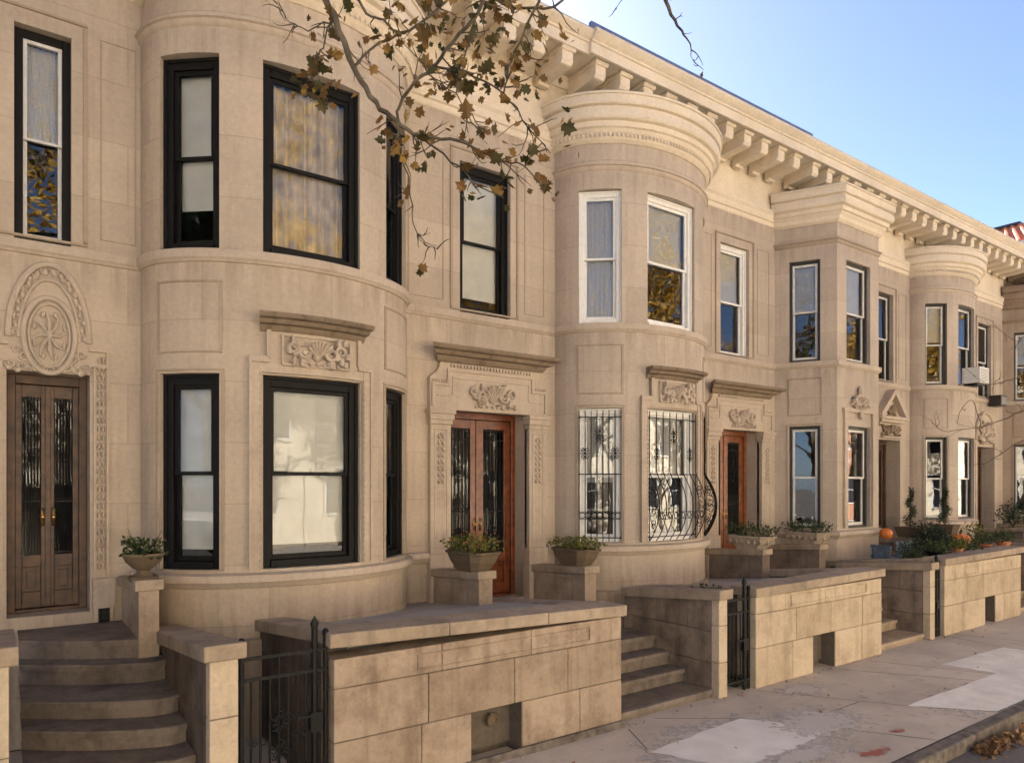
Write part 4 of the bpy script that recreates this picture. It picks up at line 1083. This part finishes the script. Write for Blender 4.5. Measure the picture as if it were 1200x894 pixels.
# things on the far raised yard
ZY=1.27
def pumpkin(x,y,z,r,label):
    T=thing('pumpkin',label,'pumpkin',(x,y,z),0,'pumpkins'); mb=MB(); n=40; m=12
    for j in range(m+1):
        p=PI*j/m
        for i in range(n):
            a=2*PI*i/n; k=1-.09*abs(math.sin(a*5))
            mb.v.append((r*k*math.sin(p)*math.cos(a),r*k*math.sin(p)*math.sin(a),r*.95-r*.92*math.cos(p)*(1-.12*math.exp(-(math.sin(p)*3)**2))))
    for j in range(m):
        for i in range(n): mb.f.append((j*n+i,j*n+(i+1)%n,(j+1)*n+(i+1)%n,(j+1)*n+i))
    mb.build('body',M['pumpkin'],T,smooth=True); MB().tube([(0,0,r*1.75),(r*.05,0,r*2.0),(r*.2,0,r*2.2)],[r*.14,r*.1,r*.12],6).build('stalk',M['twig'],T); return T
def potplant(x,y,z,r,h,label,leaf,mat='terracotta'):
    T=thing('potted_plant',label,'potted plant',(x,y,z),0,'shrubs and pot plants'); MB().lathe([(r*.65,0),(r*.95,h*.8),(r*1.08,h*.82),(r*1.08,h),(r*.9,h),(r*.88,h*.9)],n=18).build('pot',M[mat],T,smooth=True,auto=40)
    mb=MB()
    for i in range(260):
        a=rng.uniform(0,6.28); q=r*1.5*rng.random()**.6; mb.leaf((q*math.cos(a),q*math.sin(a),h+rng.random()*r*2*(1-q/r/3)),.06)
    mb.build('foliage',M[leaf],T,recalc=False); return T
def chair(x,y,z,rz,label):
    T=thing('chair',label,'chair',(x,y,z),rz,'blue chairs in the raised yard'); m=M['blue']
    MB().box(-.24,.24,-.24,.24,.40,.43).build('seat',m,T,bevel=.006)
    mb=MB()
    for i in range(5): mb.box(-.22+i*.093,-.22+i*.093+.07,.24,.26,.44,.86)
    mb.box(-.24,.24,.235,.265,.86,.93); mb.build('backrest',m,T,bevel=.005)
    for sx in (-1,1):
        for sy in (-1,1): MB().box(sx*.22-.022,sx*.22+.022,sy*.22-.022,sy*.22+.022,0,.40).build('leg',m,T)
        MB().box(sx*.25-.03,sx*.25+.03,-.26,.24,.60,.625).build('arm',m,T,bevel=.004)
    return T

# ------------------------------------------------------------------ gates
def gate(x0,x1,y,h,label,n,rz=0,motif=True):
    T=thing('iron_gate',label,'gate',(x0,y,0),rz,'black iron gates'); w=x1-x0; m=M['iron']
    for x in (.02,w-.02):
        mb=MB(); mb.tube([(x,0,0),(x,0,h)],.02,8); mb.blob((x,0,h+.02),(.028,.028,.035)); mb.build('post',m,T,smooth=True,auto=50)
    mb=MB(); mb.tube([(w-.11,0,0),(w-.11,0,h+.06)],.024,6); mb.tube([(w-.11,0,h+.06),(w-.11,0,h+.1),(w-.11,0,h+.16)],[.024,.034,.002],6); mb.build('post',m,T,smooth=True,auto=50)
    for z in (.12,h-.27,h-.11): MB().box(.0,w,-.012,.012,z-.012,z+.012).build('rail',m,T)
    for i in range(n):
        x=.02+(w-.13)*(i+1)/(n+1); MB().tube([(x,0,.12),(x,0,h-.27 if i!=n//2 else h-.11)],.009,6).build('bar',m,T)
    if motif:
        mb=MB(); x=.02+(w-.13)*(n//2+1)/(n+1)
        for dz in (-.0,-.22):
            zc=h-.62+dz
            for k in range(8):
                a=k*PI/4; spiral(mb,(x+.05*math.cos(a),zc+.05*math.sin(a)),.032,1.1,1 if k%2 else -1,-.014,.006,a)
        for s in (-1,1):
            for q in (.12,.2): spiral(mb,(x+s*q,h-.74),.036,1.3,s,-.014,.006)
        mb.build('scrollwork',m,T)
    mb=MB(); mb.box(w-.15,w-.05,-.03,.03,h-.75,h-.6); mb.box(w-.25,w-.14,-.025,-.012,h-.63,h-.61); mb.build('latch',m,T)
    return T
gate(1.44,2.13,5.47,1.36,'black iron gate with scroll rosettes between the lit pier and brown front wall',7)
gate(7.13,7.63,5.47,1.24,'black iron gate beside the pale yellowish front wall',4,motif=False)
gate(12.54,12.84,5.47,1.22,'narrow black gate against the tan pumpkin wall',3,motif=False)

exec_env=None
# ------------------------------------------------------------------ far yard dressing
chair(13.35,6.5,.5,R(70),'blue chair seen edge on, left in the raised far yard')
chair(14.15,6.9,.52,R(170),'blue slatted chair facing away in the raised far yard')
pumpkin(14.3,7.08,1.45,.125,'round orange pumpkin left, near the dark pediment doorway')
pumpkin(15.6,6.25,1.22,.19,'orange pumpkin among the shrubs on the far front wall')
trough(13.7,5.85,1.22,.55,.3,.14,'low dark box of herbs on the tan front wall','iron','leaf_green',False,6,rz=R(90),lh=.18,n=300)
potplant(14.35,5.8,1.22,.09,.15,'small dark red pot with a pale upright plant','leaf_yellow')
bush(14.95,6.0,1.15,.38,.2,'wide low green shrub in the middle of the tan front wall','leaf_green',1300,.05)
bush(15.35,6.6,1.15,.3,.28,'dark green shrub behind the pumpkin','leaf_dark',700,.05)
potplant(15.95,5.95,1.22,.13,.14,'terracotta bowl of leaves right of the pumpkin','leaf_green')
bush(13.7,6.3,1.12,.26,.22,'loose green plant behind the dark herb box','leaf_green',500,.05)
bush(15.75,6.9,1.15,.34,.34,'tall dark shrub between pumpkin and urn','leaf_dark',800,.06)
bush(16.4,6.3,1.2,.3,.3,'silvery loose shrub right of the terracotta bowl','leaf_yellow',500,.05)
potplant(17.0,6.0,1.22,.14,.14,'terracotta pot of leaves at the right end','leaf_green')
bush(13.05,6.0,1.15,.2,.12,'sprawling low plant at the left end of the tan front wall','leaf_green',260,.05)
bush(7.55,5.62,.0,.13,.07,'weedy tuft at the foot of the gate by the pale wall','leaf_green',160,.05)
bush(7.35,5.85,1.05,.22,.12,'leggy green weed growing above the gate by the pale wall','leaf_green',220,.06)

# air conditioner in the fourth house's bay, little box unit beside
x,o,nx,no,ww=opn(S4,b4[1]); T=thing('air_conditioner','white air conditioner hanging from an upper round bay window','air conditioner',(X0[4]+x+nx*.12,D-(o+no*.12),Z_W2[0]+.05),math.atan2(nx,no))
mb=MB(); mb.box(-.27,.27,-.28,.12,0,.38); mb.build('case',M['ac'],T,bevel=.012)
mb=MB()
for i in range(9): mb.box(-.23,.23,-.288,-.281,.04+i*.035,.055+i*.035)
for i in range(8): mb.box(.271,.278,-.22,.05,.06+i*.035,.075+i*.035)
mb.build('vent',M['grille'],T); MB().box(-.2,.2,-.2,.1,-.05,-.002).build('bracket',M['iron'],T)
T=thing('window_box_unit','small dark unit under the far flat wall window','air conditioner',(X0[4]+4.7,D-.05,4.72)); MB().box(-.2,.2,-.3,.0,0,.3).build('case',M['darkframe'],T,bevel=.01); MB().box(-.16,.16,-.308,-.3,.05,.25).build('vent',M['grille'],T)

# ------------------------------------------------------------------ far building with red tile roof
T=thing('tiled_building','taller building with red tile roof rising past the end of the row','building',(33,10.75,0))
mb=MB(); mb.box(0,12,0,4.05,0,11.9); mb.build('wall',M['facade_grey'],T)
mb=MB(); mb.box(-.3,12.4,-.3,4.25,11.9,12.15); mb.build('cornice',M['cream'],T,bevel=.02)
mb=MB(); mb.hexa([(-.25,-.25,12.15),(13.7,-.25,12.15),(13.7,4.2,12.15),(-.25,4.2,12.15)],[(.35,.45,13.0),(12,.45,13.0),(12,3.7,13.0),(.35,3.7,13.0)])
for i in range(34): mb.tube([(.0+i*.36,-.28,12.17),(.36+i*.345,.42,13.0)],.07,6)
for i in range(13): mb.tube([(-.28,-.1+i*.34,12.17),(.34,.45+i*.25,13.0)],.07,6)
mb.build('roof',M['tile'],T)
mb=MB(); mb.box(.25,12,.4,3.8,13.0,13.1); mb.build('ridge',M['darkframe'],T)

# ------------------------------------------------------------------ across the street (mirrored in the windows)
for i,(xa,wd,h,mat) in enumerate(((-16,9,10,'opp'),(-7,9,9.5,'opp'),(2,8,9.8,'opp'),(10,8,9.2,'opp'),(18,8,9.6,'opp'),(26,9,9.4,'opp'),(35,9,9.8,'opp'),(44,10,9.5,'brick'),(54,12,9.6,'opp'),(66,14,10,'opp'))):
    T=thing('facing_house','%s house across the street, mirrored in the windows'%('orange brick' if mat=='brick' else 'sunlit pale stone'),'house',(xa,-12,0),0,'houses facing the row')
    mb=MB(); mb.box(0,wd-.05,-8,0,0,h)
    mb.uv={j:(v[0],v[2]) for j,v in enumerate(mb.v)}
    mb.build('wall',M[mat],T); MB().box(-.1,wd,-.3,.6,h,h+.5).build('cornice',M['opp'],T)
    for f in range(3):
        for q in range(4):
            x=.6+q*(wd-1.2)/4+.2; z=1.3+f*2.8
            if z+1.7<h-.3:
                w_=MB().box(x,x+1.0,-.05,.03,z,z+1.7).build('window',M['opp_win'],T)
                fr=MB(); fr.box(x-.08,x,-.02,.08,z-.1,z+1.8); fr.box(x+1,x+1.08,-.02,.08,z-.1,z+1.8); fr.box(x,x+1,-.02,.08,z+1.7,z+1.8); fr.box(x,x+1,-.02,.1,z-.1,z); fr.box(x,x+1,.03,.05,z+.83,z+.88); fr.build('frame',M['white'],w_)

# ------------------------------------------------------------------ trees
def limb(mb,p,d,L,r,depth,tips,up=.1,seed=None):
    pts=[Vector(p)]; rs=[r]; d=Vector(d).normalized(); n=6
    for i in range(n):
        d=(d+Vector((rng.gauss(0,.13),rng.gauss(0,.13),rng.gauss(0,.1)+up*.3))).normalized(); pts.append(pts[-1]+d*L/n); rs.append(r*(1-.55*(i+1)/n))
    mb.tube(pts,rs,7 if r>.04 else 5)
    if depth==0:
        tips+=pts[2:]; return
    for k in range(3 if depth>1 else 4):
        i=rng.randint(2,n); a=Vector((rng.gauss(0,1),rng.gauss(0,1),rng.gauss(0,.6)+up)).normalized()
        limb(mb,pts[i],(d*.8+a).normalized(),L*rng.uniform(.5,.75),rs[i]*.62,depth-1,tips,up)
def tree(x,y,h,label,leaf,nleaf,size,group,name='street_tree',spread=1.0,shape='oval'):
    T=thing(name,label,'tree',(x,y,0),0,group); mb=MB(); tips=[]
    mb.tube([(0,0,-.1),(.03,0,h*.15),(0,.05,h*.32),(.05,0,h*.5)],[.24,.19,.16,.12],10)
    for k in range(7):
        a=k*2.4+rng.uniform(-.3,.3); z=h*(.3+.03*k)
        limb(mb,(.02,.02,z),(math.cos(a)*spread,math.sin(a)*spread,.9),h*.36,.09,2,tips)
    mb.build('trunk',M['bark'],T,smooth=True); mb=MB()
    for i in range(nleaf):
        p=rng.choice(tips)+Vector((rng.gauss(0,.28),rng.gauss(0,.28),rng.gauss(0,.25))); mb.leaf(p,size,shape)
    if nleaf: mb.build('crown',M[leaf],T,recalc=False)
    return T
for i,(x,y) in enumerate(((4.5,-7.7),(12.5,-7.8),(21,-7.7),(31,-7.8),(43,-7.7))):
    tree(x,y,rng.uniform(13,15.5),'golden street tree across the street, mirrored in the windows','leaf_gold',9000,.24,'golden trees across the street')

for i,(x,y) in enumerate(((-5.5,-7.6),(-12,-7.7),(-19,-7.6),(-8.5,3.7),(-15.5,3.7))):  # unseen trees, added to dim the light on left-facing surfaces
    tree(x,y,rng.uniform(11,13),'unseen street tree added behind the camera to cut light from the left','leaf_dark' if y>0 else 'leaf_gold',9000 if y>0 else 1500,.3 if y>0 else .2,'unseen trees added to dim the left')

# the plane tree whose branch hangs into the picture
T=thing('plane_tree','tree with brown autumn leaves hanging into the picture from above','tree',(-1.5,3.7,0))
base=Vector((-1.5,3.7,0))
mb=MB(); mb.tube([(0,0,-.1),(.02,.03,1.5),(.0,.05,3.2),(.1,.0,4.8),(.05,.05,6.6),(.15,.1,8.5),(.1,.2,10)],[.30,.24,.21,.18,.14,.09,.04],12)
mb.build('trunk',M['bark'],T,smooth=True)
lp=[]; bm_=MB()
def px_branch(pts,r0,r1,leafy=0,twigs=0,tl=.25,sub=True):
    """pts: (px,py,depth) way-points of a branch, smoothed"""
    W=[p.copy() if isinstance(p,Vector) else at(*p)-base for p in pts]; out=[]
    for i in range(len(W)-1):
        p0,p1,p2,p3=W[max(i-1,0)],W[i],W[i+1],W[min(i+2,len(W)-1)]
        for k in range(4):
            t=k/4; out.append(.5*((2*p1)+(p2-p0)*t+(2*p0-5*p1+4*p2-p3)*t*t+(3*p1-p0-3*p2+p3)*t**3)+Vector((rng.gauss(0,.006),rng.gauss(0,.006),rng.gauss(0,.006))))
    out.append(W[-1]); n=len(out)
    bm_.tube(out,[r0+(r1-r0)*i/(n-1) for i in range(n)],6)
    for i in range(twigs):
        j=rng.randint(1,n-1); p=out[j]; d=(out[min(j+1,n-1)]-out[max(j-1,0)]).normalized()
        v=(d*.6+Vector((rng.gauss(0,.7),rng.gauss(0,.7),rng.gauss(-.1,.7)))).normalized(); L=tl*rng.uniform(.4,1.2); q=p; ps=[p]
        for s in range(4):
            v=(v+Vector((rng.gauss(0,.25),rng.gauss(0,.25),rng.gauss(.02,.25)))).normalized(); q=q+v*L/4; ps.append(q)
        bm_.tube(ps,[.0055,.0045,.0035,.0028,.0015],4)
        if rng.random()<.6:
            u=(v+Vector((rng.gauss(0,.6),rng.gauss(0,.6),rng.gauss(0,.6)))).normalized(); bm_.tube([ps[2],ps[2]+u*L*.25,ps[2]+u*L*.4+Vector((0,0,.02))],[.004,.003,.0015],4)
        if rng.random()<leafy: lp.append(ps[-1]); 
        if rng.random()<leafy*.7: lp.append(ps[rng.randint(2,4)])
    return out
T0=5.0
main=px_branch([Vector((.05,.05,6.2)),(380,-120,4.6),(372,-30,T0),(392,20,T0),(416,80,T0),(440,122,T0),(466,142,T0),(484,158,T0)],.034,.013,.3,8,.25)
px_branch([(484,158,T0),(510,162,T0),(545,168,T0),(580,185,T0+.1),(615,196,T0+.1),(640,225,T0+.1)],.014,.003,.75,16,.25)
px_branch([(484,158,T0),(520,180,T0),(555,212,T0),(590,232,T0)],.009,.003,.4,8,.2)
px_branch([(466,142,T0),(468,175,T0),(478,205,T0),(483,250,T0),(492,280,T0),(512,292,T0)],.008,.002,.5,13,.18)
px_branch([(466,142,T0),(470,120,T0),(486,98,T0-.1),(505,80,T0-.1),(530,50,T0-.1),(560,15,T0-.1),(580,-40,T0-.1)],.010,.013,.55,16,.25)
px_branch([(505,80,T0-.1),(545,85,T0),(590,110,T0),(620,150,T0),(645,180,T0)],.009,.003,.7,14,.25)
px_branch([(416,80,T0),(440,55,T0+.1),(470,40,T0+.1),(505,20,T0+.1),(540,-20,T0+.1)],.009,.010,.6,14,.25)
px_branch([(392,20,T0),(385,30,T0),(378,55,T0),(370,75,T0),(365,92,T0)],.008,.003,.9,10,.15)
px_branch([(400,48,T0),(385,28,T0),(360,35,T0),(340,25,T0),(325,5,T0)],.006,.002,.12,9,.15)
px_branch([(590,110,T0),(600,70,T0),(620,30,T0),(640,-20,T0)],.006,.01,.8,12,.22)
px_branch([(560,15,T0-.1),(545,60,T0-.1),(535,110,T0-.1),(560,150,T0)],.008,.003,.85,16,.22)
px_branch([(540,-20,T0+.1),(590,5,T0+.1),(640,10,T0),(670,-10,T0)],.01,.008,.85,14,.25)
px_branch([(470,40,T0+.1),(450,25,T0),(430,15,T0),(400,-30,T0)],.008,.01,.7,8,.2)
# bare twigs further right
hub=Vector((.1,.1,8.4)); tw=6.2
px_branch([hub,(760,-160,tw),(775,-20,tw),(790,25,tw),(805,45,tw),(812,70,tw)],.03,.002,.12,10,.18)
px_branch([(765,-60,tw),(735,-10,tw),(722,12,tw)],.006,.002,.05,6,.14)
bm_.build('branch',M['bark'],T,smooth=True)
mb=MB()
for p in lp:
    for k in range(rng.choice((1,1,2))): mb.leaf(p+Vector((rng.gauss(0,.03),rng.gauss(0,.03),rng.gauss(-.02,.03))),rng.choice((.045,.06,.07,.08,.10)),'lobed')
for c,nn,sg in (((500,45,T0),26,.25),((570,20,T0),26,.2),((372,88,T0),34,.09),((470,178,T0),14,.06),((550,60,T0),44,.24),((590,90,T0),28,.22),((530,30,T0),34,.25),((610,20,T0),26,.18),((480,60,T0),22,.2),((640,190,T0),14,.14)):
    q=at(*c)-base
    for k in range(nn): mb.leaf(q+Vector((rng.gauss(0,sg),rng.gauss(0,sg),rng.gauss(0,sg))),rng.choice((.045,.06,.07,.08,.10)),'lobed')
mb.build('foliage',M['leaf_fall'],T,recalc=False)
# the rest of its crown, above the frame
mb=MB(); tips=[]
for k in range(6):
    a=2.2+k*.7; limb(mb,(.1,.1,5.5+k*.5),(math.cos(a),math.sin(a),.9),2.6,.07,2,tips)
mb.build('limb',M['bark'],T,smooth=True); mb=MB()
for i in range(900): mb.leaf(rng.choice(tips)+Vector((rng.gauss(0,.2),rng.gauss(0,.2),rng.gauss(0,.2))),.13,'lobed')
mb.build('crown',M['leaf_fall'],T,recalc=False)
# young bare tree whose twigs reach in from the right edge
bx,by=15.2,4.3
T=thing('bare_tree','young leafless tree with thin twigs reaching in from the right edge','tree',(bx,by,0)); base=Vector((bx,by,0)); bm_=MB()
bm_.tube([(0,0,-.05),(0,.02,1.2),(.03,0,2.6),(.0,.05,4.2),(.05,.0,5.6)],[.06,.05,.04,.03,.012],8)
bm_.build('trunk',M['bark'],T,smooth=True); bm_=MB()
tb=12.7
px_branch([Vector((.0,.03,3.4)),(1215,478,tb),(1180,490,tb),(1150,500,tb),(1110,505,tb),(1092,495,tb)],.014,.003,0,12,.4)
px_branch([Vector((.0,.03,3.0)),(1215,515,tb),(1190,520,tb),(1160,540,tb),(1140,545,tb)],.012,.003,0,9,.35)
px_branch([Vector((.0,.03,4.0)),(1210,440,tb),(1185,445,tb),(1160,450,tb),(1140,440,tb)],.012,.003,0,9,.35)
px_branch([Vector((.0,.03,4.6)),(1210,395,tb),(1190,400,tb),(1165,380,tb)],.01,.003,0,6,.35)
px_branch([(1150,500,tb),(1140,470,tb),(1128,478,tb),(1122,495,tb),(1135,500,tb)],.006,.003,0,3,.2)
bm_.build('branch',M['bark'],T,smooth=True)

# fallen leaves by the kerb
mb=MB()
for i in range(420):
    mb.leaf((7.9+abs(rng.gauss(0,.5)),3.03-abs(rng.gauss(0,.07)),-.115+rng.random()*.035),.06,'lobed')
for i in range(90): mb.leaf((rng.uniform(2,14),rng.choice((3.0-abs(rng.gauss(0,.08)),5.33-abs(rng.gauss(0,.05)))) if rng.random()<.0 else 3.0-abs(rng.gauss(0,.1)),-.12),.05,'lobed')
for i in range(90): mb.leaf((rng.uniform(3,15.5),5.37-abs(rng.gauss(0,.03)),.012),.04)
for i in range(26): mb.leaf((rng.uniform(3,14),3.3+rng.random()**.6*2,.014),.045,'lobed')
for i in range(24): mb.leaf((rng.uniform(.3,1.2),rng.uniform(5.6,6.9),.66),.05) if False else None
o=mb.build('fallen_leaves',M['litter'],recalc=False); o['kind']='stuff'; o['label']='dry fallen leaves along the kerb and wall foot'
